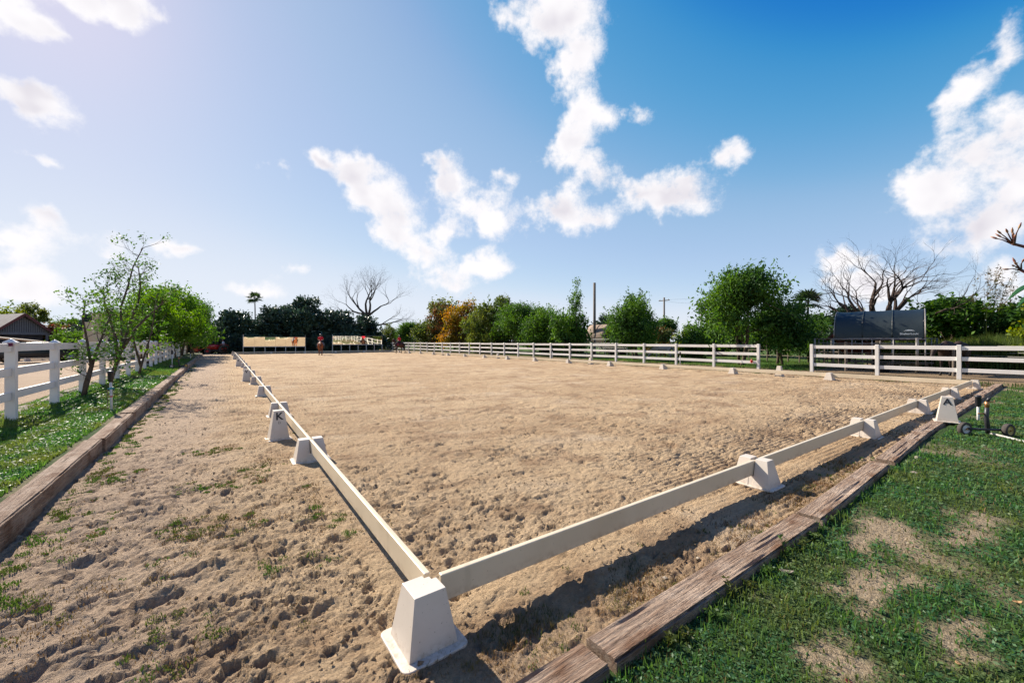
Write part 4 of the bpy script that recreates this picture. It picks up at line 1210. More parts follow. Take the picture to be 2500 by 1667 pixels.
def crown_points(ells, n, clump_r, per, shell=0.45, gaps=0.0, seed=0):
    """points in clumps spread through a set of ellipsoids (cx, cy, cz, rx, ry, rz)"""
    ells = np.array(ells, float)
    vol = ells[:, 3] * ells[:, 4] * ells[:, 5]
    k = max(1, int(n / per))
    which = rng.choice(len(ells), k, p=vol ** 0.75 / (vol ** 0.75).sum())
    d = rng.normal(size=(k, 3)); d /= np.linalg.norm(d, axis=1)[:, None]
    r = (shell + (1 - shell) * rng.uniform(0, 1, k)) ** 0.6
    r *= 1 + 0.16 * rng.normal(size=k)
    cc = ells[which, :3] + d * r[:, None] * ells[which, 3:]
    if gaps > 0:
        keep = vnoise(cc[:, 0] * 0.9 + 31, cc[:, 2] * 1.1 + cc[:, 1] * 0.5, 600 + seed) > gaps
        cc = cc[keep]; d = d[keep]
    cnt = rng.integers(int(per * 0.5), int(per * 1.5) + 1, len(cc))
    P = np.repeat(cc, cnt, 0); D = np.repeat(d, cnt, 0)
    rr = np.repeat(clump_r * rng.uniform(0.5, 1.3, len(cc)), cnt)
    off = rng.normal(size=P.shape) * 0.5
    return P + off * rr[:, None], D, cc
def limb(mb, p0, p1, r0, r1, bend=0.08, n=5, sides=6):
    p0, p1 = Vector(p0), Vector(p1); L = (p1 - p0).length
    o1 = Vector((random.uniform(-1, 1), random.uniform(-1, 1), random.uniform(-0.4, 0.4))) * bend * L
    pts = []; rad = []
    for i in range(n):
        t = i / (n - 1)
        pts.append(p0.lerp(p1, t) + o1 * math.sin(PI * t) + Vector((random.uniform(-1, 1), random.uniform(-1, 1), 0)) * bend * 0.2 * L * (0 < i < n - 1))
        rad.append(r0 * (1 - t) + r1 * t)
    mb.tube(pts, rad, sides)
    return pts
def branching(mb, tips, p, d, length, r, level, spread=0.6, up=0.15, decay=0.74, kids=(2, 3), sides=6, curl=0.25):
    """bare branching limbs"""
    pts = [Vector(p)]; rad = [r]; dd = Vector(d).normalized()
    n = 4 if level > 1 else 3
    for i in range(n):
        dd = (dd + Vector((random.gauss(0, 1), random.gauss(0, 1), random.gauss(0, 1))) * curl * 0.45 + Vector((0, 0, up * 0.3))).normalized()
        pts.append(pts[-1] + dd * length / n); rad.append(r * (1 - 0.42 * (i + 1) / n))
    mb.tube(pts, rad, max(3, sides), cap=False)
    if level == 0:
        tips.append(pts[-1]); return
    for i in range(random.randint(*kids)):
        a = Vector((random.gauss(0, 1), random.gauss(0, 1), random.gauss(0, 0.8)))
        a = (a - dd * a.dot(dd)).normalized()
        s = spread * random.uniform(0.55, 1.25)
        nd = (dd + a * s + Vector((0, 0, up))).normalized()
        q = pts[-1] if i < 2 else pts[random.randint(2, len(pts) - 1)]
        branching(mb, tips, q, nd, length * decay * random.uniform(0.8, 1.15), rad[-1] * random.uniform(0.70, 0.92), level - 1, spread, up, decay, kids, max(3, sides - 1), curl)

class TreeKind:
    """trunk and crown meshes made once, set out many times"""
    def __init__(self, ells, n, size, mat, aspect=0.5, clump=0.35, per=26, shell=0.4, gaps=0.0, droop=0.0, outw=0.0,
                 trunks=((0, 0),), tr=0.09, bark='bark', lift=0.0, wisps=0, wisp_len=0.8, seed=0):
        random.seed(seed); self.mat = M[mat]
        P, D, cc = crown_points(ells, n, clump, per, shell, gaps, seed)
        if wisps:
            # thin shoots that stick out of the outline, with leaves along them
            idx = rng.choice(len(cc), wisps)
            e = np.array(ells, float); mid = e[:, :3].mean(0)
            W = []
            for i in idx:
                o = cc[i] - mid; o = o / (np.linalg.norm(o) + 1e-6)
                o = o * 0.6 + np.array([0, 0, 0.75]) + rng.normal(size=3) * 0.25
                o /= np.linalg.norm(o)
                t = rng.uniform(0, 1, 16)[:, None]
                W.append(cc[i] + o * t * wisp_len * rng.uniform(0.5, 1.2) + rng.normal(size=(16, 3)) * 0.05)
            P = np.concatenate([P] + W); D = np.concatenate([D, np.zeros((len(P) - len(D), 3))])
        dirs = D * outw + np.array([0, 0, -1.0]) * droop
        dw = min(0.85, droop + outw)
        nn = np.linalg.norm(dirs, axis=1)[:, None]; dirs = np.where(nn > 1e-6, dirs / (nn + 1e-9), 0)
        ok = P[:, 2] > 0.06
        v, f = leaf_cards(P[ok], size, aspect, dirs[ok], dw)
        self.crown = np_mesh('crown', v, f, 4); self.crown.materials.append(self.mat)
        mb = MB(); e = np.array(ells, float)
        for (tx, ty) in trunks:
            q = e[random.randrange(len(e))]
            top = Vector((q[0] * 0.5, q[1] * 0.5, q[2]))
            pts = limb(mb, (tx, ty, -0.25), top, tr, tr * 0.45, 0.06, 6, 7)
            for j in range(7):
                c = cc[random.randrange(len(cc))]
                limb(mb, pts[random.randint(2, 5)], c, tr * 0.4, tr * 0.08, 0.12, 4, 4)
        self.trunk = mb.mesh('trunk', 0, smooth=True); self.trunk.materials.append(M[bark])
    def put(self, name, label, cat, x, y, z=0.0, s=(1, 1, 1), rz=0.0, group=None):
        t = thing(name, label, cat, (x, y, z), rz, group)
        if isinstance(s, (int, float)): s = (s, s, s)
        t.scale = s
        obj('trunk', self.trunk, None, t); obj('crown', self.crown, None, t)
        return t
def ball_cluster(n, rx, ry, z0, z1, r0, r1, seed):
    rr = np.random.default_rng(seed); out = []
    for i in range(n):
        a = rr.uniform(0, 2 * PI); q = math.sqrt(rr.uniform(0, 1)); t = rr.uniform(0, 1)
        w = 1 - 0.55 * t ** 2
        r = rr.uniform(r0, r1)
        out.append((math.cos(a) * q * rx * w, math.sin(a) * q * ry * w, z0 + (z1 - z0) * t, r, r, r * rr.uniform(0.75, 1.1)))
    return out
GT_R = 'trees and shrubs beyond the right fence'
GT_L = 'trees along the left fence'
GT_F = 'big dark trees behind the mirrors'
GT_B = 'background trees'
K = {}
# drooping fine-leaved trees, about 6 m tall and 5 m wide at scale 1
K['willow'] = TreeKind(ball_cluster(12, 1.6, 1.6, 1.5, 4.8, 0.8, 1.25, 3), 15000, 0.17, 'leaf_willow', 0.42, 0.42, 24, 0.35, 0.20, 0.35, 0.1, ((0, 0), (0.3, 0.2), (-0.25, 0.1)), 0.085, wisps=60, wisp_len=0.9, seed=3)
K['willow2'] = TreeKind(ball_cluster(10, 1.4, 1.4, 1.2, 4.2, 0.7, 1.1, 8), 12000, 0.17, 'leaf_willow', 0.40, 0.40, 22, 0.35, 0.25, 0.4, 0.0, ((0, 0), (-0.3, 0.1)), 0.08, wisps=80, wisp_len=1.0, seed=8)
K['bright'] = TreeKind(ball_cluster(12, 1.7, 1.7, 1.7, 4.6, 0.7, 1.15, 5), 13000, 0.17, 'leaf_bright', 0.45, 0.40, 22, 0.3, 0.28, 0.2, 0.1, ((0, 0), (0.35, 0.3), (-0.3, 0.2), (0.1, -0.3)), 0.075, wisps=90, wisp_len=0.9, seed=5)
K['olive'] = TreeKind(ball_cluster(11, 2.0, 2.0, 1.6, 5.6, 0.9, 1.5, 12), 12000, 0.24, 'leaf_olive', 0.5, 0.55, 22, 0.35, 0.22, 0.15, 0.1, ((0, 0), (0.4, 0.1)), 0.11, wisps=50, seed=12)
K['gold'] = TreeKind(ball_cluster(10, 1.6, 1.6, 1.2, 5.0, 0.7, 1.2, 14), 9000, 0.22, 'leaf_gold', 0.5, 0.5, 20, 0.3, 0.3, 0.15, 0.1, ((0, 0), (0.3, -0.1)), 0.10, wisps=50, seed=14)
K['dark'] = TreeKind(ball_cluster(20, 3.0, 2.6, 1.4, 5.4, 1.0, 1.7, 21), 17000, 0.34, 'leaf_dark', 0.55, 0.40, 15, 0.55, 0.05, 0.0, 0.55, ((0, 0), (0.5, 0.3)), 0.22, seed=21)
K['dark2'] = TreeKind(ball_cluster(18, 2.6, 2.6, 1.2, 6.2, 1.0, 1.6, 23), 16000, 0.34, 'leaf_dark', 0.55, 0.40, 15, 0.55, 0.05, 0.0, 0.55, ((0, 0),), 0.24, seed=23)
K['shrub'] = TreeKind(ball_cluster(9, 1.5, 1.3, 0.5, 1.9, 0.6, 0.95, 31), 7000, 0.16, 'leaf_willow', 0.45, 0.32, 22, 0.35, 0.12, 0.2, 0.1, ((0, 0), (0.2, 0.3), (-0.3, 0.0)), 0.05, wisps=50, wisp_len=0.5, seed=31)
K['shrub_olive'] = TreeKind(ball_cluster(9, 1.6, 1.4, 0.5, 2.2, 0.6, 1.0, 33), 7000, 0.17, 'leaf_olive', 0.45, 0.35, 22, 0.35, 0.12, 0.2, 0.1, ((0, 0), (0.2, 0.3)), 0.05, wisps=40, wisp_len=0.5, seed=33)
K['broad'] = TreeKind(ball_cluster(14, 2.2, 2.2, 1.5, 4.6, 0.9, 1.4, 41), 11000, 0.26, 'leaf_willow', 0.55, 0.45, 18, 0.45, 0.12, 0.0, 0.4, ((0, 0),), 0.14, wisps=20, seed=41)
K['lime'] = TreeKind(ball_cluster(9, 1.3, 1.3, 0.9, 3.0, 0.6, 0.95, 43), 7000, 0.19, 'leaf_lime', 0.5, 0.35, 20, 0.35, 0.15, 0.1, 0.2, ((0, 0),), 0.07, wisps=30, wisp_len=0.5, seed=43)
K['rust'] = TreeKind(ball_cluster(9, 1.5, 1.3, 0.6, 2.4, 0.6, 0.95, 45), 5000, 0.18, 'leaf_rust', 0.5, 0.35, 20, 0.3, 0.2, 0.1, 0.1, ((0, 0),), 0.06, wisps=30, wisp_len=0.5, seed=45)
# tall thin tree with few leaves
K['slender'] = TreeKind([(0, 0, 2.0, 0.7, 0.7, 1.0), (0.2, 0.1, 3.6, 0.75, 0.75, 1.2), (-0.1, 0, 5.2, 0.55, 0.55, 1.3), (0, 0, 6.8, 0.22, 0.22, 1.2)], 3600, 0.16, 'leaf_willow', 0.45, 0.32, 12, 0.2, 0.30, 0.2, 0.1, ((0, 0),), 0.07, wisps=30, wisp_len=0.8, seed=51)
# loose tree with leaves in separate bunches
K['bunchy'] = TreeKind(ball_cluster(9, 2.0, 2.0, 3.4, 6.4, 0.45, 0.8, 53), 4200, 0.22, 'leaf_olive', 0.5, 0.32, 24, 0.3, 0.15, 0.0, 0.2, ((0, 0), (0.3, 0.1)), 0.09, wisps=14, seed=53)

# ---- right-hand row, nearest first (x, y in metres; height about 6 m at scale 1)
rows = [
 ('willow', 'willowy_tree', 'large drooping green tree overhanging the end of the long right fence', 'tree', 25.8, 10.2, 0.1, (1.38, 1.25, 1.26), 0.3),
 ('willow2', 'willowy_tree', 'dark green tree leaning out just right of the large drooping tree at the fence opening', 'tree', 28.2, 9.2, 0.1, (1.05, 1.05, 0.98), 1.9),
 ('willow2', 'willowy_tree', 'green tree with long wind-blown shoots behind the right fence, left of the grey horse', 'tree', 26.4, 18.9, 0.1, (1.25, 1.15, 1.16), 0.8),
 ('willow', 'willowy_tree', 'green tree behind the right fence, just right of the tan hoop shelter', 'tree', 27.9, 19.9, 0.1, (0.8, 0.8, 0.95), 2.6),
 ('slender', 'slender_tree', 'tall thin sparse tree left of the tall wooden pole behind the right fence', 'tree', 26.9, 26.2, 0.1, (1.1, 1.1, 1.02), 0.2),
 ('shrub', 'leafy_shrub', 'green shrub at the foot of the tall thin tree behind the right fence', 'shrub', 26.3, 27.3, 0.1, (1.5, 1.4, 2.0), 0.0),
 ('willow2', 'willowy_tree', 'bright willowy bush behind the right fence, second left of the tall thin tree', 'tree', 26.6, 30.6, 0.1, (1.25, 1.25, 1.10), 1.0),
 ('willow', 'willowy_tree', 'fresh green willowy tree behind the middle of the right fence', 'tree', 26.8, 36.0, 0.1, (1.3, 1.3, 1.22), 2.0),
 ('bunchy', 'loose_tree', 'thin tree with separate leaf bunches rising above the olive shrubs mid-fence', 'tree', 28.0, 41.6, 0.1, (1.15, 1.15, 1.12), 0.0),
 ('shrub_olive', 'leafy_shrub', 'olive brown shrub under the thin bunchy tree mid-fence', 'shrub', 26.4, 42.2, 0.1, (1.8, 1.7, 2.3), 0.4),
 ('gold', 'golden_tree', 'golden orange tree behind the right fence', 'tree', 26.6, 49.2, 0.1, (1.4, 1.35, 1.30), 0.5),
 ('rust', 'leafy_shrub', 'rust-tinged shrub just left of the golden orange tree', 'shrub', 26.0, 54.0, 0.1, (1.8, 1.8, 2.5), 0.9),
 ('olive', 'broad_tree', 'round olive green tree left of the golden orange tree', 'tree', 27.4, 58.6, 0.1, (1.4, 1.4, 1.28), 1.2),
 ('willow', 'willowy_tree', 'dark narrow tree right behind the bay horse and rider', 'tree', 25.2, 66.0, 0.0, (1.05, 1.05, 1.02), 0.7),
 ('shrub_olive', 'leafy_shrub', 'low olive shrub between the bay horse and the round olive tree', 'shrub', 26.0, 61.6, 0.1, (1.5, 1.4, 1.7), 2.4),
 ('willow2', 'willowy_tree', 'feathery green tree between the tall thin tree and the fresh green willowy tree', 'tree', 28.6, 33.4, 0.1, (1.2, 1.2, 1.12), 3.0),
 ('willow', 'willowy_tree', 'feathery green tree just left of the fresh green willowy tree', 'tree', 28.4, 39.0, 0.1, (1.2, 1.2, 1.15), 4.0),
 ('willow', 'willowy_tree', 'green tree filling the belt between the golden tree and the thin bunchy tree', 'tree', 28.2, 45.6, 0.1, (1.25, 1.25, 1.18), 5.0),
 ('shrub', 'leafy_shrub', 'dark green shrub below the distant thin pole, left of the large drooping tree', 'shrub', 29.5, 14.9, 0.1, (1.2, 1.2, 1.35), 2.0),
 ('lime', 'leafy_shrub', 'small yellow-green shrub behind the grey horse', 'shrub', 33.0, 18.2, 0.1, (0.9, 0.9, 0.72), 0.0),
 ('rust', 'leafy_shrub', 'small reddish shrub left of the yellow-green shrub behind the grey horse', 'shrub', 33.5, 21.4, 0.1, (0.8, 0.8, 1.0), 1.0),
]
for (kd, nm, lab, cat, xx, yy, zz, s, rz) in rows:
    K[kd].put(nm, lab, cat, xx, yy, zz, s, rz, GT_R)
back = [('broad', 40, 14.5, 0.85), ('dark', 42, 19.5, 0.75), ('broad', 38, 24.5, 0.80), ('dark', 37, 30.5, 0.75), ('shrub', 31, 33.5, 1.7), ('broad', 35, 37.5, 0.95), ('dark2', 36, 44.0, 0.85),
        ('broad', 34, 50.0, 1.0), ('broad', 35, 56.5, 1.05), ('dark', 36, 64.0, 0.95), ('broad', 33, 71.0, 1.05), ('broad', 39, 9.8, 0.75), ('shrub_olive', 30.5, 46.0, 2.0), ('broad', 29.0, 76.0, 1.0), ('shrub_olive', 24.2, 71.5, 1.6)]
bw = {'broad': 'mid green tree', 'dark': 'dark spreading tree', 'dark2': 'dark tall tree', 'shrub': 'green shrub', 'shrub_olive': 'olive shrub'}
for i, (kd, xx, yy, s) in enumerate(sorted(back, key=lambda b: b[2] / b[1])):
    K[kd].put('background_tree' if 'shrub' not in kd else 'background_shrub', '%s in the rear row beyond the right fence, %s from the right' % (bw[kd], ORD[i]), 'tree' if 'shrub' not in kd else 'shrub', xx, yy, 0.0, s, i * 1.3, GT_B)
# ---- hedge and bank at far right
for i, (kd, xx, yy, s) in enumerate((('broad', 36.5, 4.6, (0.85, 0.85, 0.68)), ('broad', 34.8, 2.2, (0.95, 0.95, 0.80)), ('broad', 33.8, -0.6, (0.85, 0.85, 0.72)), ('lime', 30.5, -1.6, (1.1, 1.0, 0.98)), ('broad', 34.5, -4.6, (0.9, 0.9, 0.75)), ('dark2', 38.0, 8.0, (0.7, 0.7, 0.58)), ('willow2', 31.8, 8.4, (0.8, 0.8, 0.62)))):
    nm = ['green tree at the left end of the hedge behind the shelter roof', 'tallest sunlit green tree in the hedge at far right', 'dense green tree in the hedge, second from the right picture edge', 'yellow-green bush at the right picture edge', 'green tree of the hedge just outside the right picture edge', 'dark tree left behind the shelter roof', 'drooping dark tree at the left end of the shelter'][i]
    K[kd].put('hedge_tree' if i != 3 else 'leafy_shrub', nm, 'tree' if i != 3 else 'shrub', xx, yy, 0.05, s, i * 0.9, 'hedge behind the shelter')
# ---- left row
K['bright'].put('bright_tree', 'nearest bright green tree beyond the wispy tree at left', 'tree', -4.9, 31.5, 0.1, (0.85, 0.85, 0.92), 2.1, GT_L)
K['bright'].put('bright_tree', 'second bright green tree along the left fence', 'tree', -4.9, 37.0, 0.1, (1.05, 1.05, 1.10), 3.6, GT_L)
K['bright'].put('bright_tree', 'third bright green tree along the left fence', 'tree', -4.7, 43.0, 0.1, (1.1, 1.1, 1.18), 0.6, GT_L)
K['willow'].put('willowy_tree', 'darker green tree beyond the bright ones along the left fence', 'tree', -4.5, 49.0, 0.1, (1.1, 1.1, 1.2), 1.1, GT_L)
K['willow'].put('willowy_tree', 'dark green tree overhanging the far end of the left track', 'tree', -4.1, 56.0, 0.1, (1.15, 1.15, 1.25), 2.7, GT_L)
K['willow2'].put('willowy_tree', 'last dark tree of the left row, behind the red tractor', 'tree', -4.0, 67.5, 0.0, (1.3, 1.2, 1.3), 0.3, GT_L)
lb = [('broad', -30.5, 84, 1.0), ('broad', -17.0, 71, 0.85), ('rust', -18.0, 69, 1.3), ('dark', -13.6, 66, 0.75), ('broad', -11.0, 63, 0.85), ('broad', -8.2, 70, 0.95), ('dark2', -24.5, 66, 0.85), ('bunchy', -27.2, 97, 1.2), ('lime', -28.4, 93.5, 1.9), ('broad', -31.0, 66, 1.1), ('broad', -6.2, 76, 1.0), ('shrub', -12.2, 53.6, 1.2), ('shrub', -10.0, 54.6, 1.1)]
for i, (kd, xx, yy, s) in enumerate(sorted(lb, key=lambda b: b[1] / b[2])):
    w_ = {'broad': 'mid green tree', 'dark': 'dark spreading tree', 'dark2': 'dark tall tree', 'shrub': 'green shrub', 'rust': 'reddish shrub', 'bunchy': 'loose bunchy tree', 'lime': 'yellow-green bush'}[kd]
    K[kd].put('background_tree' if kd not in ('shrub', 'rust', 'lime') else 'background_shrub', '%s beyond the neighbouring school, %s from the left' % (w_, ORD[i]), 'tree' if kd not in ('shrub', 'rust', 'lime') else 'shrub', xx, yy, 0.0, s, i * 1.7, GT_B)
# ---- big dark trees behind the mirrors
fb = [('dark', 0.0, 68.0, (1.0, 1.0, 0.98)), ('dark2', 4.6, 68.5, (1.0, 1.0, 0.96)), ('dark2', 9.3, 68.2, (1.25, 1.1, 1.20)), ('dark', 14.0, 68.0, (1.05, 1.0, 1.10)), ('dark', 18.6, 68.6, (0.95, 0.95, 0.98)), ('dark', -4.8, 71.0, (1.0, 1.0, 0.95)), ('dark2', 7.2, 72.0, (1.2, 1.1, 1.05))]
for i, (kd, xx, yy, s) in enumerate(sorted(fb, key=lambda b: b[1])):
    K[kd].put('dark_tree', ['large dense dark tree behind the far mirrors, %s from the left'][0] % ORD[i], 'tree', xx, yy, -0.3, s, i * 1.1, GT_F)
for i, (xx, yy) in enumerate(((2.0, 64.2), (4.8, 64.4), (7.6, 64.3), (10.4, 64.0), (13.2, 64.4), (16.0, 64.4), (-0.4, 64.6))):
    t = K['dark'].put('dark_shrub', 'dark shrub filling the shade behind the mirrors, %s from the left' % ORD[[1, 2, 3, 4, 5, 6, 0][i]], 'shrub', xx, yy, -0.25, (0.62, 0.42, 0.45), i * 0.8, GT_F)

# ---- bare trees
def bare_tree(label, x, y, z, trunk_h, r, stems, level, length, spread, up, seed, decay=0.76):
    random.seed(seed)
    t = thing('bare_tree', label, 'tree', (x, y, z), 0, 'leafless trees')
    tb = MB()
    pts = limb(tb, (0, 0, -0.3), (0.15, 0.1, trunk_h), r, r * 0.8, 0.05, 5, 9)
    tb.build('trunk', M['bark_grey'], t, smooth=True)
    cb = MB(); tips = []
    for (dx, dy, dz, l) in stems:
        branching(cb, tips, pts[-1 if dz > 0.4 else -2], (dx, dy, dz), length * l, r * 0.62, level, spread, up, decay, (2, 3), 6, 0.3)
    tag(cb.build('branches', M['bark_grey'], t), kind='stuff')
    return t
bare_tree('tall leafless tree rising behind the dark trees at the far end', 22.0, 80.0, 0.0, 6.6, 0.42,
          ((-0.8, 0.3, 0.8, 1.0), (-0.25, 0.2, 1.0, 1.15), (0.35, -0.1, 1.0, 1.1), (0.9, -0.5, 0.55, 1.15), (1.0, -0.7, 0.3, 1.0), (-1.0, 0.6, 0.45, 0.9)), 6, 2.9, 0.58, 0.08, 101, 0.78)
bare_tree('leafless tree with widespread branches behind the dark shelter', 32.8, 5.1, 0.1, 2.3, 0.36,
          ((-0.6, 1.1, 0.55, 0.95), (-0.3, 0.6, 0.65, 0.9), (0.0, 0.15, 1.0, 1.0), (0.15, -0.25, 0.95, 0.95), (0.40, -1.0, 0.62, 1.0), (0.3, -0.6, 0.6, 0.8)), 6, 1.66, 0.60, 0.05, 117, 0.78)

# ---- multi-stemmed wispy tree in front on the left
def wispy_tree(label, x, y, z, stems, seed, leaf_n, size, mat, reach):
    random.seed(seed)
    t = thing('wispy_tree', label, 'tree', (x, y, z), 0, GT_L)
    tb = MB(); cb = MB(); tips = []; nodes = []
    for st in stems:
        pts = [Vector(p) for p in st]
        n = len(pts)
        tb.tube(pts, [0.048 * (1 - 0.72 * i / (n - 1)) for i in range(n)], 8)
        for i in range(2, n):
            for j in range(4 if i < n - 1 else 5):
                a = random.uniform(0, 2 * PI)
                dd = Vector((math.cos(a), math.sin(a), random.uniform(0.2, 1.1)))
                branching(cb, tips, pts[i].lerp(pts[i - 1], random.uniform(0, 0.8)), dd, reach * random.uniform(0.5, 0.95), 0.011, 2, 0.55, 0.12, 0.72, (2, 3), 4, 0.45)
        nodes += pts[3:]
    tb.build('trunk', M['bark'], t, smooth=True)
    tag(cb.build('branches', M['bark'], t), kind='stuff')
    T = np.array([list(p) for p in tips])
    # leaves sit in bunches on some of the twigs; the top twigs are nearly bare
    w = np.clip(1.15 - 0.14 * T[:, 2], 0.10, 1.0)
    pick = T[rng.uniform(0, 1, len(T)) < w * 0.75]
    per = max(3, int(leaf_n / max(1, len(pick))))
    C = np.repeat(pick, per, 0) + rng.normal(size=(len(pick) * per, 3)) * np.array([0.085, 0.085, 0.075])
    v, f = leaf_cards(C, size, 0.5)
    me = np_mesh('crown', v, f, 4); me.materials.append(M[mat])
    obj('crown', me, None, t)
    return t
wispy_tree('thin crooked tree with dark stem in front of the left fence, nearest of the row', -3.93, 12.55, 0.20,
           [[(0, 0, -0.2), (0.04, 0.12, 0.35), (0.12, 0.22, 0.8), (0.05, 0.24, 1.4), (-0.05, 0.32, 2.0), (-0.02, 0.4, 2.5)],
            [(0.02, 0.0, 0.0), (0.10, 0.15, 0.5), (0.16, 0.4, 1.1), (0.3, 0.6, 1.7), (0.42, 0.8, 2.3)]], 7, 1400, 0.072, 'leaf_willow', 0.36)
wispy_tree('tall multi-stemmed wispy tree against the sky at left', -3.93, 15.3, 0.20,
           [[(0, 0, -0.2), (0.10, 0.15, 0.4), (0.20, 0.30, 0.9), (0.26, 0.40, 1.5), (0.22, 0.45, 2.5), (0.38, 0.5, 3.2), (0.5, 0.6, 3.9), (0.72, 0.7, 4.55)],
            [(0.1, 0.15, 0.5), (0.30, 0.36, 1.3), (0.42, 0.5, 2.0), (0.62, 0.62, 2.7), (0.66, 0.7, 3.3), (0.60, 0.8, 3.9)],
            [(0.2, 0.2, 0.8), (0.1, 0.4, 1.6), (-0.05, 0.5, 2.2), (-0.18, 0.6, 2.7), (-0.22, 0.7, 3.2)],
            [(0.3, 0.3, 1.2), (0.6, 0.5, 1.9), (0.95, 0.7, 2.4), (1.25, 0.8, 2.8)]], 19, 2700, 0.075, 'leaf_willow', 0.42)
wispy_tree('thin leaning young tree by the left fence, between the wispy tree and the bright row', -4.0, 21.0, 0.15,
           [[(0, 0, -0.2), (0.12, 0.1, 0.5), (0.25, 0.2, 1.1), (0.42, 0.3, 1.9), (0.5, 0.4, 2.8), (0.6, 0.4, 3.6)],
            [(0.1, 0.1, 0.4), (-0.1, 0.3, 1.2), (-0.25, 0.4, 2.0), (-0.2, 0.5, 2.9)]], 23, 900, 0.11, 'leaf_bright', 0.5)

# ---- palms
def fan_palm(label, x, y, z, h, r, fronds, size, seed):
    random.seed(seed)
    t = thing('fan_palm', label, 'palm', (x, y, z), 0, 'palms on the skyline')
    MB().tube([(0, 0, -0.3), (0.1, 0, h * 0.4), (0.05, 0.05, h * 0.8), (0, 0, h)], [0.14, 0.11, 0.09, 0.08], 8).build('trunk', M['bark'], t, smooth=True)
    for k in range(fronds):
        a = 2 * PI * k / fronds * 1.618 + random.uniform(-0.3, 0.3); e = random.uniform(-0.7, 1.2)
        d = Vector((math.cos(a) * math.cos(e), math.sin(a) * math.cos(e), math.sin(e)))
        c = Vector((0, 0, h)) + d * r * random.uniform(0.55, 0.8)
        mb = MB()
        mb.tube([(0, 0, h), c], [0.03, 0.018], 4)
        side = d.cross(Vector((0, 0, 1))).normalized(); upv = side.cross(d).normalized()
        for j in range(13):
            th = R(-115 + 230 * j / 12)
            q = (d * math.cos(th) + side * math.sin(th))
            tip = c + q * size * random.uniform(0.8, 1.1) + Vector((0, 0, -0.25 * size))
            wv = (side * math.cos(th) - d * math.sin(th)) * size * 0.09
            m_ = c.lerp(tip, 0.5) + upv * 0.04
            mb.add([c, m_ + wv, tip, m_ - wv], [(0, 1, 2, 3)])
        mb.build('frond', M['leaf_palm'], t)
    return t
fan_palm('small fan palm standing above the dark trees at the far left', 3.4, 85.0, 0, 9.6, 1.0, 16, 0.95, 3)
fan_palm('fan palm behind the large drooping tree, left of the shelter', 39.5, 11.2, 0, 5.0, 0.9, 16, 0.9, 5)

# ---- tall rank grass bank behind the yard at far right
nb_ = 42000
x = rng.uniform(28.6, 32.5, nb_); y = rng.uniform(-9, 4.6, nb_)
H = 0.7 + 1.0 * rng.uniform(0, 1, nb_) * (0.5 + fbm2(x * 0.6, y * 0.6, 2, 701))
P = np.stack([x, y, np.full(nb_, 0.08)], 1)
o = blade_obj('grass_bank', P, H, rng.uniform(0.02, 0.05, nb_), M['leaf_olive'], 0.45)
# ---- feathery reeds
def reeds(label, x, y, z, n, h, seed):
    random.seed(seed)
    t = thing('tall_reeds', label, 'reeds', (x, y, z))
    sm = MB(); pl = []
    for k in range(n):
        bx_, by_ = random.gauss(0, 0.35), random.gauss(0, 0.35); hh = h * random.uniform(0.75, 1.05)
        lean = Vector((random.uniform(-0.1, 0.3), random.uniform(-0.35, 0.05), 0)) * hh * 0.5
        pts = [Vector((bx_, by_, 0)), Vector((bx_, by_, hh * 0.5)) + lean * 0.25, Vector((bx_, by_, hh)) + lean]
        sm.tube(pts, [0.012, 0.009, 0.004], 4)
        for j in range(26):
            tt = random.uniform(0.72, 1.0)
            pl.append(list(pts[1].lerp(pts[2], (tt - 0.5) / 0.5) + Vector((random.gauss(0, 0.05), random.gauss(0, 0.05), random.gauss(0, 0.05)))))
    tag(sm.build('stems', M['leaf_olive'], t), kind='stuff')
    v, f = leaf_cards(np.array(pl), 0.13, 0.3)
    me = np_mesh('plumes', v, f, 4); me.materials.append(M['drygrass']); tag(obj('plumes', me, None, t), kind='stuff')
reeds('feathery tall reeds rising above the hedge at far right', 33.2, 0.8, 0.1, 26, 5.6, 5)

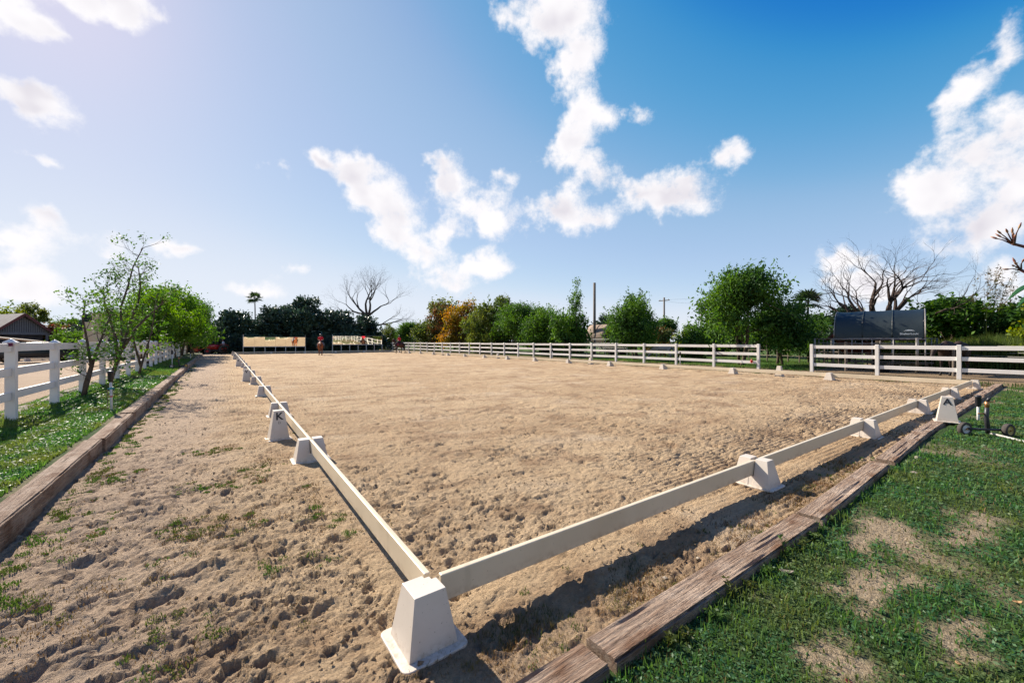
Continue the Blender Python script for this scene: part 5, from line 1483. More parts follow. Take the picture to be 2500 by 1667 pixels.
# ---- frangipani whose branch tips reach in from the right
def frangipani():
    t = thing('frangipani', 'frangipani branches with reddish buds and long leaves reaching in at the right edge', 'plant', (6.9, -3.3, 0.0))
    bx_, by_ = 6.9, -3.3
    L = lambda p: (p[0] - bx_, p[1] - by_, p[2])
    tr = MB()
    tr.tube([(0, 0, -0.2), (0.02, 0.05, 0.7), (-0.05, 0.2, 1.35)], [0.075, 0.06, 0.048], 9)
    tr.build('trunk', M['bark_grey'], t, smooth=True)
    def branch(pts, r0, r1):
        MB().tube([L(p) if len(p) == 3 else p for p in pts], [r0 + (r1 - r0) * i / (len(pts) - 1) for i in range(len(pts))], 8).build('branch', M['stem'], t, smooth=True)
    e1, e2 = (5.42, -1.76, 2.60), (5.46, -1.80, 2.345)
    branch([(6.86, -3.1, 1.35), (6.4, -2.75, 1.85), (5.95, -2.25, 2.3), (5.66, -1.97, 2.50), e1], 0.032, 0.013)
    branch([(6.86, -3.1, 1.35), (6.3, -2.6, 1.6), (5.9, -2.2, 1.95), (5.62, -1.96, 2.2), e2], 0.030, 0.012)
    def buds(c, n, spread, ln, seed):
        random.seed(seed)
        c = Vector(L(c))
        dr = Vector((-0.55, 0.28, 0.35)).normalized()
        for k in range(n):
            d = (dr + Vector((random.uniform(-1, 1), random.uniform(-1, 1), random.uniform(-0.6, 0.9))) * spread).normalized()
            tip = c + d * ln * random.uniform(0.6, 1.15)
            s = MB().tube([c - dr * 0.03, c.lerp(tip, 0.6) + Vector((0, 0, 0.006)), tip], [0.007, 0.005, 0.004], 6).build('bud_stalk', M['stem'], t, smooth=True)
            MB().tube([tip - d * 0.012, tip + d * 0.004, tip + d * 0.024, tip + d * 0.05], [0.004, 0.009, 0.0085, 0.002], 6).build('bud', M['bud'], s, smooth=True)
    buds(e1, 9, 0.75, 0.16, 4)
    buds(e2, 5, 0.9, 0.12, 9)
    def leaf(p0, d, ln, w, droop):
        p0 = Vector(L(p0)); d = Vector(d).normalized(); s = d.cross(Vector((0, 0, 1))).normalized()
        vs_ = []; fs_ = []; n = 9
        for i in range(n):
            q = i / (n - 1); ww = w * math.sin(PI * min(0.995, 0.06 + 0.94 * q) ** 0.85)
            c = p0 + d * ln * q + Vector((0, 0, -droop * q * q * ln))
            vs_ += [c - s * ww + Vector((0, 0, 0.25 * ww)), c, c + s * ww + Vector((0, 0, 0.25 * ww))]
            if i:
                a = (i - 1) * 3
                fs_ += [(a, a + 1, a + 4, a + 3), (a + 1, a + 2, a + 5, a + 4)]
        o = MB().add(vs_, fs_).build('leaf', M['frang_leaf'], t, smooth=True)
        sd = o.modifiers.new('thick', 'SOLIDIFY'); sd.thickness = 0.002
    leaf((5.62, -1.96, 2.20), (-0.55, 0.35, 0.05), 0.42, 0.045, 0.5)
    leaf((5.66, -2.0, 2.14), (-0.6, 0.32, -0.05), 0.44, 0.05, 0.35)
    leaf((5.75, -2.1, 2.28), (-0.2, -0.6, 0.2), 0.40, 0.05, 0.4)
    leaf((5.8, -2.15, 2.2), (0.4, 0.3, 0.1), 0.40, 0.05, 0.5)
    leaf((6.0, -2.3, 2.1), (-0.1, 0.7, -0.1), 0.40, 0.05, 0.5)
M['frang_leaf'] = m_leaf('frangipani_leaf', (0.02, 0.07, 0.02), (0.03, 0.09, 0.025), (0.025, 0.08, 0.02), 0.25, 0.35, 3.0)
frangipani()
# leafy weeds standing along the near sleeper
def leafy_weed(x, y, z, h, seed, label):
    random.seed(seed)
    t = thing('leafy_weed', label, 'weed', (x, y, z), 0, 'leafy weeds along the right sleepers')
    st = MB(); C = []; D = []
    for k in range(random.randint(3, 5)):
        a = random.uniform(0, 2 * PI); ln = random.uniform(0.1, 0.5)
        top = Vector((math.cos(a) * ln * h, math.sin(a) * ln * h, h * random.uniform(0.6, 1)))
        st.tube([(0, 0, -0.01), top * 0.5 + Vector((0, 0, 0.01)), top], [0.0022, 0.0018, 0.001], 4)
        for j in range(11):
            q = top * random.uniform(0.25, 1.0); b = random.uniform(0, 2 * PI)
            d = Vector((math.cos(b), math.sin(b), 0.35)).normalized()
            C.append(list(q + d * 0.014)); D.append(list(d))
    st.build('stems', M['weed'], t)
    v, f = leaf_cards(np.array(C), 0.034, 0.36, np.array(D), 0.75)
    me = np_mesh('leaves', v, f, 4); me.materials.append(M['weed']); obj('leaves', me, None, t)
wd = [(0.95, -0.90, 0.10), (1.05, -0.93, 0.075), (1.62, -0.905, 0.13), (1.80, -0.91, 0.10), (2.05, -0.92, 0.12), (2.42, -0.905, 0.19), (2.62, -0.925, 0.15), (2.9, -0.90, 0.09), (3.4, -0.89, 0.08), (1.32, -0.925, 0.09)]
for i, (xx, yy, hh) in enumerate(sorted(wd)):
    leafy_weed(xx, yy, 0.02, hh, 40 + i, 'leafy green weed against the right sleepers, %s from the bottom edge' % ORD[i])

# ================================================================== shelter, pens, buildings, poles
def hoop_shelter():
    t = thing('round_roof_shelter', 'dark green round-roofed tarpaulin shelter with white print behind the short right fence', 'shelter', (28.0, 4.15, 0.1), 0.17)
    # cover: an arch swept along Y, sagging between its hoops
    rx, rz_, zb = 1.72, 1.66, 1.66
    ys_ = np.linspace(-1.72, 1.72, 46); th = np.linspace(-0.06, PI + 0.06, 30)
    vs_ = []; fs_ = []
    for yy in ys_:
        ph = (yy + 1.72) / 3.44 * 3.0
        sag = 0.022 * math.sin(PI * (ph % 1.0)) if 0 < ph < 3 else 0
        for a in th:
            k = 1 - sag * math.sin(max(0, min(PI, a)))
            sq = 1.0 / max(abs(math.cos(a)) ** 2.15 + abs(math.sin(a)) ** 2.15, 1e-6) ** (1 / 2.15)
            vs_.append((-rx * math.cos(a) * sq * 0.97 * k, yy, zb + rz_ * math.sin(a) * sq * 0.93 * k))
    n = len(th)
    for i in range(len(ys_) - 1):
        for j in range(n - 1):
            a = i * n + j
            fs_.append((a, a + n, a + n + 1, a + 1))
    c = MB().add(vs_, fs_).build('cover', M['tarp'], t, smooth=True)
    sd = c.modifiers.new('thick', 'SOLIDIFY'); sd.thickness = 0.012; sd.offset = 1
    for i, yy in enumerate((-1.74, -0.57, 0.57, 1.74)):
        pts = []
        for a in np.linspace(0, PI, 18):
            sq = 1.0 / (abs(math.cos(a)) ** 2.15 + abs(math.sin(a)) ** 2.15) ** (1 / 2.15)
            pts.append((-rx * math.cos(a) * sq * 0.975, yy, zb + rz_ * math.sin(a) * sq * 0.935))
        MB().tube(pts, 0.024, 7).build('hoop', M['metal'] if abs(yy) > 1 else M['tarp'], t, smooth=True)
        for s in (-1, 1):
            MB().tube([(s * rx * 0.975, yy, -0.1), (s * rx * 0.975, yy, zb)], 0.026, 7).build('leg', M['metal'], t, smooth=True)
    for s in (-1, 1):
        MB().tube([(s * rx * 0.985, -1.74, zb - 0.02), (s * rx * 0.985, 1.74, zb - 0.02)], 0.022, 6).build('eave_pipe', M['metal'], t)
    for yy in (-0.57, 0.57, -1.69):
        MB().lathe([(0.0, -0.004), (0.035, -0.002), (0.03, 0.012), (0.0, 0.016)], 10, axis='X').build('strap_button', M['metal'], t, loc=(-1.73, yy, zb + 0.86), rot=(0, 0, PI))
    # printed emblem and name low on the side
    ar = []; w0, w1 = 0.17, 0.205
    vs_ = []; fs_ = []
    m_ = 14
    for i in range(m_ + 1):
        a = PI * (0.16 + 0.68 * i / m_)
        thick = 0.055 * math.sin(PI * i / m_) + 0.004
        vs_ += [(0.23 * math.cos(a), 0.15 * math.sin(a), 0), ((0.23 - thick * 0.4) * math.cos(a), (0.15 - thick) * math.sin(a), 0)]
        if i:
            b = 2 * (i - 1); fs_.append((b, b + 2, b + 3, b + 1))
    rot = (PI / 2, 0, -PI / 2)
    xf = -1.735
    e = MB().add(vs_, fs_).build('printed_emblem', M['tarp_print'], t, loc=(xf, -1.18, zb + 0.30), rot=rot)
    tm = text_mesh('ShelterLogic', 0.135, 0.001, 0.002)
    obj('printed_name', tm, M['tarp_print'], t, (xf, -1.18, zb + 0.245), rot)
    return t
hoop_shelter()

pen = thing('corral', 'galvanised pipe corral under the dark round-roofed shelter', 'corral', (25.95, 6.4, 0.1))
def pen_side(p0, p1, zs, top, nup, loops):
    p0, p1 = Vector(p0), Vector(p1); d = p1 - p0; L = d.length; a = math.atan2(d.y, d.x)
    at_ = dict(loc=tuple(p0), rot=(0, 0, a))
    for z in zs:
        MB().tube([(0, 0, z), (L, 0, z)], 0.02, 6).build('rail', M['metal'] if z > 1 else M['pipe_tan'], pen, smooth=True, **at_)
    for k in range(nup + 1):
        MB().tube([(L * k / nup, 0, 0.12), (L * k / nup, 0, top)], 0.024, 6).build('upright', M['metal'], pen, smooth=True, **at_)
    if loops:
        for q in (0.0, L - 0.55):
            MB().tube([(q, 0, 0.40), (q, 0, 0.08), (q + 0.06, 0, 0.02), (q + 0.49, 0, 0.02), (q + 0.55, 0, 0.08), (q + 0.55, 0, 0.40)], 0.02, 6).build('foot_loop', M['pipe_tan'], pen, smooth=True, **at_)
six = (0.42, 0.66, 0.92, 1.18, 1.42, 1.68)
pen_side((0, 0, 0), (0, -4.05, 0), six, 1.70, 5, True)
pen_side((0.03, 0.05, 0), (3.9, 0.4, 0), six, 1.70, 4, False)
pen_side((0.03, -4.10, 0), (3.9, -4.2, 0), six, 1.70, 3, False)
pen_side((3.93, 0.35, 0), (3.93, -4.15, 0), (0.42, 0.92, 1.42, 1.68), 1.70, 4, False)
# wooden posts round the pen and wire fence on the right
def wood_post(x, y, z, h, r, label):
    o = MB().tube([(0, 0, -0.3), (0.01, 0, h * 0.5), (0.0, 0.01, h - 0.02), (0, 0.01, h)], [r, r * 0.95, r * 0.9, r * 0.7], 8).build('wooden_post', M['greywood'], None, loc=(x, y, z))
    return tag(o, label, 'post', 'wooden posts of the yard')
wood_post(25.2, 1.05, 0.1, 1.22, 0.055, 'pale wooden post standing at the right flank of the dark horse')
wood_post(24.9, 4.75, 0.1, 1.5, 0.07, 'dark wooden post in front of the shelter pen')
for k, (xx, yy) in enumerate(((27.2, -0.85), (27.6, -1.35), (29.5, 0.6), (26.8, -3.6))):
    wood_post(xx, yy, 0.1, 1.55, 0.05, 'wire fence post in the yard right of the dark horse, %s along' % ORD[k])
def wires(label, pts, name='wire'):
    t = thing(name, label, 'wire', tuple(pts[0][0]))
    b = Vector(pts[0][0])
    for ln in pts:
        MB().tube([Vector(p) - b for p in ln], 0.009, 4).build('strand', M['hose'], t)
    return t
wires('pale wires strung between the yard posts at far right', [[(29.5, 1.9, 1.42), (27.2, -0.85, 1.42), (26.8, -3.6, 1.42), (26.2, -8, 1.4)], [(29.5, 1.9, 0.95), (27.2, -0.85, 0.95), (26.8, -3.6, 0.93), (26.2, -8, 0.93)], [(29.5, 0.6, 0.98), (27.6, -1.35, 1.18), (27.2, -3, 1.2)]], 'wire_fence')
# rustic rails between the trees left of the shelter
t = thing('rustic_fence', 'rustic fence of thin poles between the trunks left of the shelter', 'fence', (30.5, 6.6, 0.1))
for k in range(9):
    MB().tube([(0.4 * k, 0.85 * k, -0.2), (0.4 * k + 0.02, 0.85 * k, 1.0 + 0.1 * math.sin(k * 2.1))], 0.045, 7).build('post', M['greywood'], t)
for z in (0.45, 0.85):
    MB().tube([(0, 0, z), (1.6, 3.4, z + 0.04), (3.2, 6.8, z)], 0.028, 6).build('rail', M['greywood'], t)
# low wooden seat or trough board inside the pen, and a rubber tub
t = thing('feed_bench', 'low wooden bench in the shelter pen behind the pipe panel', 'bench', (27.4, 3.6, 0.1))
MB().box((0, 0, 0.46), (0.4, 3.2, 0.05)).build('board', M['greywood'], t, 0.005)
for yy in (-1.4, 0, 1.4):
    MB().box((0, yy, 0.22), (0.34, 0.07, 0.44)).build('leg', M['greywood'], t, 0.004)
o = MB().lathe([(0.0, 0.02), (0.30, 0.02), (0.36, 0.30), (0.38, 0.31), (0.38, 0.27), (0.33, 0.06), (0.0, 0.05)], 20).build('rubber_tub', M['black'], None, smooth=True, loc=(25.6, 3.55, 0.1))
tag(o, 'black rubber tub on the dirt in front of the shelter pen', 'tub')

def tan_shelter():
    t = thing('hoop_tent', 'tan canvas hoop tent with dark frame behind the right fence', 'tent', (33.2, 28.6, 0.1), 0.15)
    vs_ = []; fs_ = []
    th = np.linspace(0, PI, 15); ys_ = np.linspace(-1.3, 1.3, 6)
    for yy in ys_:
        for a in th: vs_.append((-1.5 * math.cos(a), yy, 1.5 + 1.9 * math.sin(a)))
    n = len(th)
    for i in range(5):
        for j in range(n - 1):
            a = i * n + j; fs_.append((a, a + n, a + n + 1, a + 1))
    c = MB().add(vs_, fs_).build('canvas', M['tan_cloth'], t, smooth=True)
    c.modifiers.new('thick', 'SOLIDIFY').thickness = 0.01
    for yy in (-1.32, 0.0, 1.32):
        MB().tube([(-1.53 * math.cos(a), yy, 1.5 + 1.93 * math.sin(a)) for a in th], 0.03, 6).build('hoop', M['house_dark'], t)
        for s in (-1, 1):
            MB().tube([(s * 1.53, yy, -0.1), (s * 1.53, yy, 1.5)], 0.035, 6).build('leg', M['house_dark'], t)
    MB().box((-1.5, 0, 1.72), (0.02, 2.5, 0.5)).build('side_panel', M['tan_cloth'], t)
tan_shelter()
t = thing('pipe_pen', 'pale pipe rail pen in front of the tan hoop tent', 'pen', (30.0, 22.6, 0.1))
for z in (1.75, 1.35, 0.9):
    MB().tube([(0, 0, z), (1.2, 6.4, z)], 0.03, 6).build('rail', M['hose'], t)
for k in range(5):
    MB().tube([(0.3 * k, 1.6 * k, -0.1), (0.3 * k, 1.6 * k, 1.9 if k % 2 == 0 else 1.75)], 0.04, 6).build('post', M['hose'], t)

def pole(label, x, y, h, r, arm=None):
    t = thing('utility_pole', label, 'pole', (x, y, 0), 0, 'poles on the skyline')
    MB().tube([(0, 0, -0.5), (0, 0, h)], [r * 1.15, r], 10).build('shaft', M['greywood'], t, smooth=True)
    if arm:
        MB().box((0, 0, h - 0.4), (0.09, arm, 0.1)).build('crossarm', M['greywood'], t, 0.004)
        for s in (-0.4, 0.4):
            MB().lathe([(0.03, 0), (0.05, 0.05), (0.03, 0.12), (0.0, 0.13)], 8, (0, s * arm, h - 0.34)).build('insulator', M['metal'], t)
pole('tall dark wooden pole sticking up behind the middle of the right fence', 32.0, 28.6, 8.05, 0.14)
pole('thin distant pole left of the large drooping tree', 50.0, 26.6, 6.7, 0.10)
pole('distant utility pole with crossarm behind the wind-blown green tree', 46.0, 29.4, 7.4, 0.10, 1.6)
def span(a, b, sag, n=14):
    a, b = Vector(a), Vector(b)
    return [a.lerp(b, i / n) + Vector((0, 0, -sag * 4 * (i / n) * (1 - i / n))) for i in range(n + 1)]
wires('thin overhead wires against the sky from the centre to the far right', [span((46, 30.0, 7.05), (50, 26.6, 6.6), 0.1), span((50, 26.6, 6.6), (78, 2, 10.6), 0.5), span((46, 28.8, 7.05), (80, -4, 10.9), 0.6), span((50, 26.6, 6.2), (76, 0, 9.4), 0.5)], 'overhead_wire')

# house at the far left
def house():
    t = thing('house', 'dark gabled house with grey shingle roof at the far left', 'house', (-19.5, 66.3, 0.0), R(34))
    # local: gable faces -Y
    W, zb, zr, Lr = 2.25, 2.50, 4.63, 8.0
    MB().box((0, Lr / 2 + 0.1, zb / 2 - 0.1), (2 * W - 1.2, Lr, zb)).build('wall', M['house_dark'], t)
    for s in (-1, 1):
        mb = MB()
        ridge0, ridge1 = (0, -0.7, zr), (0, Lr, zr); e0, e1 = (s * (W + 0.3), -0.7, zb - 0.22), (s * (W + 0.3), Lr, zb - 0.22)
        up = (0, 0, 0.14)
        q = [ridge0, ridge1, e1, e0]
        vs_ = q + [tuple(a + b for a, b in zip(p, up)) for p in q]
        mb.add(vs_, [(0, 1, 2, 3), (7, 6, 5, 4), (0, 4, 5, 1), (1, 5, 6, 2), (2, 6, 7, 3), (3, 7, 4, 0)])
        r = mb.build('roof', M['shingle'], t)
        f = MB(); L = math.hypot(W + 0.3, zr - zb + 0.22); a = math.atan2(zr - zb + 0.22, W + 0.3)
        f.box((s * (W + 0.3) / 2, -0.73, (zr + zb - 0.22) / 2 + 0.02), (L, 0.05, 0.24), rot=(0, s * a, 0))
        f.build('fascia', M['fascia'], r)
    MB().box((0, -0.25, zb + 0.02), (2 * W - 0.3, 0.16, 0.28)).build('tie_beam', M['beam_grey'], t)
    for k in range(23):
        x = -W + 0.35 + k * (2 * W - 0.7) / 22
        hh = (zr - zb - 0.25) * (1 - abs(x) / W) - 0.12
        if hh > 0.1:
            MB().box((x, -0.2, zb + 0.16 + hh / 2), (0.13, 0.03, hh)).build('slat', M['beam_grey'], t)
    MB().add([(-W + 0.2, -0.12, zb + 0.1), (W - 0.2, -0.12, zb + 0.1), (0, -0.12, zr - 0.15)], [(0, 1, 2)]).build('gable_backing', M['house_dark'], t)
    for s in (-1, 1):
        MB().box((s * (W - 0.4), -0.3, zb / 2 - 0.05), (0.18, 0.18, zb)).build('porch_post', M['beam_grey'], t)
house()
def awning():
    t = thing('shade_canopy', 'sagging tan shade canopy in front of the house at the far left', 'canopy', (-16.6, 45.6, 0.15), R(24))
    vs_ = []; fs_ = []
    for i in range(13):
        x = -4.0 + 8.0 * i / 12
        for j in range(5):
            y = -1.2 + 2.4 * j / 4
            z = 2.15 - 0.028 * (x + 4.0) - 0.010 * (x + 4) ** 2 * 0.9 + 0.12 * math.cos(y * 1.2)
            vs_.append((x, y, z))
    for i in range(12):
        for j in range(4):
            a = i * 5 + j; fs_.append((a, a + 5, a + 6, a + 1))
    c = MB().add(vs_, fs_).build('cloth', M['tan_cloth'], t, smooth=True); c.modifiers.new('thick', 'SOLIDIFY').thickness = 0.02
    for x, y, h in ((-3.9, -1.1, 2.1), (-3.9, 1.1, 2.1), (3.9, -1.1, 1.25), (3.9, 1.1, 1.25), (0, -1.1, 1.85), (0, 1.1, 1.85)):
        MB().tube([(x, y, -0.2), (x, y, h)], 0.04, 7).build('leg', M['metal'], t)
awning()
t = thing('cream_building', 'small cream walled building with a stepped parapet behind the left fence', 'building', (-9.2, 46.8, 0.1), R(-12))
MB().box((0, 1.5, 1.9), (2.3, 3.0, 4.0)).build('wall', M['cream_wall'], t, 0.01)
MB().box((-1.45, 1.4, 1.55), (0.62, 2.6, 3.3)).build('lower_wing', M['cream_wall'], t, 0.01)
MB().box((0, 1.5, 3.96), (2.5, 3.2, 0.10)).build('roof_slab', M['cream_wall'], t, 0.01)
d_ = MB().box((0.35, -0.01, 1.0), (0.85, 0.06, 2.0)).build('door', M['house_dark'], t, 0.01)
MB().tube([(0.05, -0.07, 1.0), (0.05, -0.07, 1.12)], 0.02, 6).build('handle', M['metal'], d_)

def car(label, x, y, z, rz, paint):
    t = thing('parked_car', label, 'car', (x, y, z), rz, 'cars parked beyond the neighbouring school')
    prof = [(-2.15, 0.38), (-2.2, 0.62), (-2.05, 0.86), (-1.25, 0.95), (-0.75, 1.40), (0.75, 1.43), (1.45, 0.98), (2.1, 0.92), (2.2, 0.60), (2.12, 0.36)]
    mb = MB(); rings = []
    for yy, s in ((-0.86, 0.94), (-0.80, 1.0), (0.80, 1.0), (0.86, 0.94)):
        rings.append([(px * (1 if abs(yy) < 0.82 else 0.985), yy * (1 if pz < 1.0 else 0.86), 0.36 + (pz - 0.36) * s) for px, pz in prof])
    mb.loft(rings).build('body', paint, t, 0.02, 2, True)
    for s in (-1, 1):
        MB().add([(-1.05, s * 0.765, 1.02), (-0.72, s * 0.715, 1.34), (0.70, s * 0.715, 1.36), (1.22, s * 0.765, 1.02)], [(0, 1, 2, 3) if s < 0 else (3, 2, 1, 0)]).build('window', M['glass_dark'], t)
    for px in (-1.35, 1.35):
        for s in (-1, 1):
            w_ = MB().lathe([(0.0, -0.1), (0.30, -0.1), (0.33, -0.06), (0.33, 0.06), (0.30, 0.1), (0.0, 0.1)], 18, axis='Y').build('wheel', M['rubber'], t, smooth=True, loc=(px, s * 0.80, 0.33))
            MB().lathe([(0.0, -0.11), (0.19, -0.108), (0.19, 0.108), (0.0, 0.11)], 14, axis='Y').build('rim', M['metal'], w_, smooth=True)
    for s in (-1, 1):
        MB().box((2.16, s * 0.6, 0.72), (0.06, 0.3, 0.12)).build('headlight', M['white_paint'], t, 0.02)
    return t
car('black parked car seen through the left fence behind the crooked tree stem', -11.6, 40.2, 0.15, R(25), M['car_dark'])
car('white parked car partly hidden behind the black one beyond the left fence', -9.3, 43.2, 0.15, R(20), M['car_white'])

# ================================================================== irrigation gear
def riser(label, x, y, z, h, tall_head=True, lean=(0, 0)):
    t = thing('sprinkler_riser', label, 'sprinkler', (x, y, z), 0, 'sprinkler risers')
    t.rotation_euler = (lean[0], lean[1], 0)
    MB().tube([(0, 0, -0.1), (0, 0, h)], 0.021, 9).build('pipe', M['white_paint'], t, smooth=True)
    MB().lathe([(0.0, h - 0.01), (0.030, h - 0.01), (0.046, h + 0.02), (0.046, h + 0.17), (0.052, h + 0.175), (0.052, h + 0.205), (0.02, h + 0.22), (0.0, h + 0.22)], 12).build('head', M['black'], t, smooth=True)
    return t
r1 = riser('white sprinkler riser with black head and teal clip on the left verge', -2.86, 9.35, 0.19, 0.62, lean=(0.0, -0.02))
MB().tube([(0, 0, 0.46), (0, 0, 0.50)], 0.028, 9).build('clip', M['teal'], r1)
MB().tube([(-0.05, 0.0, 0.47), (0.05, 0, 0.475)], 0.012, 6).build('clip_arm', M['teal'], r1)
MB().tube([(0, 0, 0.30), (0, 0, 0.325)], 0.025, 9).build('band', M['red_paint'], r1)
MB().tube([(-0.06, 0.02, -0.05), (-0.05, 0.02, 0.46)], 0.006, 6).build('stake', M['pipe_tan'], r1)
riser('sprinkler riser with black head farther along the left verge', -3.45, 28.0, 0.15, 0.75)
riser('small sprinkler riser at the far end of the left verge', -3.35, 41.0, 0.15, 0.45)
riser('sprinkler riser with black head beside the wheeled sprinkler on the right lawn', 11.50, -0.96, 0.02, 0.30)
riser('sprinkler riser between the right rail and fence near the opening', 21.9, 12.1, 0.05, 0.72)
riser('sprinkler riser between the right rail and fence near the middle', 21.9, 24.0, 0.05, 0.72)

def sprinkler_cart(label, x, y, z, rz, s=1.0, hose=None):
    t = thing('sprinkler_cart', label, 'sprinkler', (x, y, z), rz, 'wheeled sprinklers')
    t.scale = (s, s, s)
    # local: axle along X, riser in the middle
    wl_ = 0.115
    for sx, rim in ((-0.31, M['white_paint']), (0.31, M['yellow_paint'])):
        w_ = MB().lathe([(0.078, -0.032), (0.105, -0.036), (wl_, -0.022), (wl_, 0.022), (0.105, 0.036), (0.078, 0.032)], 24, axis='Y', ring=True).build('wheel', M['rubber'], t, smooth=True, loc=(sx, 0, wl_))
        w_.rotation_euler = (0, 0, 0.30 if sx < 0 else 0.42)
        MB().lathe([(0.0, -0.012), (0.02, -0.030), (0.028, -0.014), (0.066, -0.010), (0.080, -0.030), (0.080, 0.030), (0.066, 0.010), (0.028, 0.014), (0.02, 0.030), (0.0, 0.012)], 24, axis='Y').build('rim', rim, w_, smooth=True)
        MB().lathe([(0.0, -0.045), (0.013, -0.045), (0.013, 0.045), (0.0, 0.045)], 10, axis='Y').build('hub', M['brass'], w_)
    MB().tube([(-0.29, 0, wl_), (0.29, 0, wl_)], 0.021, 9).build('axle', M['black'], t, smooth=True)
    MB().tube([(0.06, 0.06, 0.05), (0.05, 0.04, 0.10), (0.015, 0.0, 0.19), (0.0, 0, 0.33), (0.01, 0, 0.52)], [0.030, 0.032, 0.033, 0.032, 0.028], 10).build('riser_pipe', M['black'], t, smooth=True)
    h = MB().tube([(0.01, 0, 0.50), (0.01, 0, 0.60)], 0.030, 10).build('coupling', M['brass'], t, smooth=True)
    MB().tube([(0.01, 0, 0.60), (0.03, -0.01, 0.655), (0.05, -0.02, 0.665)], [0.026, 0.022, 0.016], 8).build('nozzle', M['black'], h, smooth=True)
    MB().tube([(0.04, 0.0, 0.60), (0.13, 0.02, 0.595), (0.15, 0.04, 0.62)], [0.010, 0.009, 0.012], 6).build('impact_arm', M['brass'], h, smooth=True)
    MB().tube([(0.0, 0, 0.385), (-0.12, 0.0, 0.39)], 0.012, 7).build('clamp', M['brass'], t, smooth=True)
    if hose:
        MB().tube(hose, 0.019, 8).build('hose', M['hose'], t, smooth=True)
    return t
sprinkler_cart('wheeled sprinkler with black riser and brass nozzle on the right lawn', 9.62, -1.23, 0.015, R(-48), 0.98,
               [(0.07, 0.05, 0.05), (0.12, -0.15, 0.035), (0.16, -0.5, 0.022), (0.20, -1.0, 0.02), (0.35, -1.6, 0.02), (0.5, -2.4, 0.02)])
sprinkler_cart('small wheeled sprinkler far along the left verge', -3.05, 26.5, 0.16, R(20), 1.0)
# ================================================================== small things
def stone(x, y, s, label, mat='stone', z=0.0):
    random.seed(int(abs(x) * 97 + abs(y) * 31))
    bm = bmesh.new(); bmesh.ops.create_icosphere(bm, subdivisions=1, radius=s)
    for v in bm.verts:
        v.co *= random.uniform(0.65, 1.2); v.co.z *= 0.7
    me = bpy.data.meshes.new('stone'); bm.to_mesh(me); bm.free()
    return tag(obj('stone', me, M[mat], None, (x, y, z + s * 0.35)), label, 'stone', 'loose stones')
stone(1.93, -0.49, 0.018, 'small pale pointed stone in the rail shadow beside the long cracked sleeper')
stone(1.50, -0.50, 0.02, 'round brownish stone in the dry grass by the long cracked sleeper')
stone(5.9, -0.98, 0.05, 'pale stone half hidden in grass against the sleepers at right')
stone(6.75, -0.86, 0.06, 'longer pale stone against the sleepers nearer the wheeled sprinkler')
def curled_leaf(x, y, z, s, rz, label, c='leaf_curl'):
    vs_ = []; fs_ = []
    for i in range(7):
        q = i / 6; w_ = s * 0.35 * math.sin(PI * (0.05 + 0.9 * q))
        cx = s * (q - 0.5); cz = s * 0.3 * (2 * q - 1) ** 2
        vs_ += [(cx, -w_, cz + w_ * 0.6), (cx, 0, cz), (cx, w_, cz + w_ * 0.6)]
        if i:
            a = (i - 1) * 3; fs_ += [(a, a + 1, a + 4, a + 3), (a + 1, a + 2, a + 5, a + 4)]
    o = MB().add(vs_, fs_).build('fallen_leaf', M[c], None, smooth=True, loc=(x, y, z), rot=(0.1, 0.15, rz))
    o.modifiers.new('thick', 'SOLIDIFY').thickness = 0.0012
    return tag(o, label, 'leaf', 'fallen leaves')
M['leaf_curl'] = m_plain('dead_leaf', (0.34, 0.20, 0.09), (0.22, 0.12, 0.05), 20, 0.7)
M['leaf_grey'] = m_plain('grey_dead_leaf', (0.20, 0.165, 0.13), None, 20, 0.8)
M['leaf_red'] = m_plain('red_dead_leaf', (0.16, 0.03, 0.02), None, 20, 0.7)
curled_leaf(1.98, -1.80, 0.04, 0.035, 0.6, 'curled tan dead leaf on the grass near the bottom edge')
curled_leaf(2.95, -1.93, 0.045, 0.045, 2.2, 'curled tan dead leaf on the grass near the right picture edge')
curled_leaf(1.40, -1.53, 0.04, 0.045, 1.2, 'dark red dead leaf on the grass near the bottom edge', 'leaf_red')
curled_leaf(1.66, -1.66, 0.04, 0.03, 0.2, 'pale dead leaf on the grass close to the bottom edge')
curled_leaf(2.18, -0.985, 0.035, 0.085, 1.9, 'large greyish curled leaf between the long cracked sleeper and the grass', 'leaf_grey')
o = MB().lathe([(0.0, 0.0), (0.16, 0.0), (0.21, 0.32), (0.22, 0.33), (0.20, 0.31), (0.15, 0.03), (0.0, 0.03)], 16).build('feed_bucket', M['dark_red'], None, smooth=True, loc=(2.55, 61.2, 0.0))
tag(o, 'dark red bucket under the left mirror at the far end', 'bucket')
o = MB().lathe([(0.0, 0.0), (0.05, 0.02), (0.07, 0.12), (0.03, 0.22), (0.012, 0.24), (0.0, 0.24)], 10).build('rope_toggle', M['red_paint'], None, smooth=True, loc=(22.90, 8.40, 0.42))
tag(o, 'small red tag hanging on the fence beside the opening', 'tag')
o = MB().tube([(-0.9, 0.1, 0), (-0.3, 0.0, 0.004), (0.3, 0.02, 0), (0.95, -0.1, 0.003)], 0.012, 7).build('garden_hose', M['hose'], None, smooth=True, loc=(-3.3, 19.2, 0.225))
tag(o, 'short length of pale hose lying across the left verge', 'hose')
random.seed(5)
o = MB().tube([(0, 0, 0.0), (0.10, 0.1, 0.05), (0.25, 0.12, 0.03), (0.36, 0.2, 0.06)], [0.03, 0.024, 0.018, 0.01], 6).build('fallen_branch', M['bark'], None, loc=(-3.9, 18.3, 0.24))
tag(o, 'small fallen branch on the verge at the foot of the left fence', 'branch')

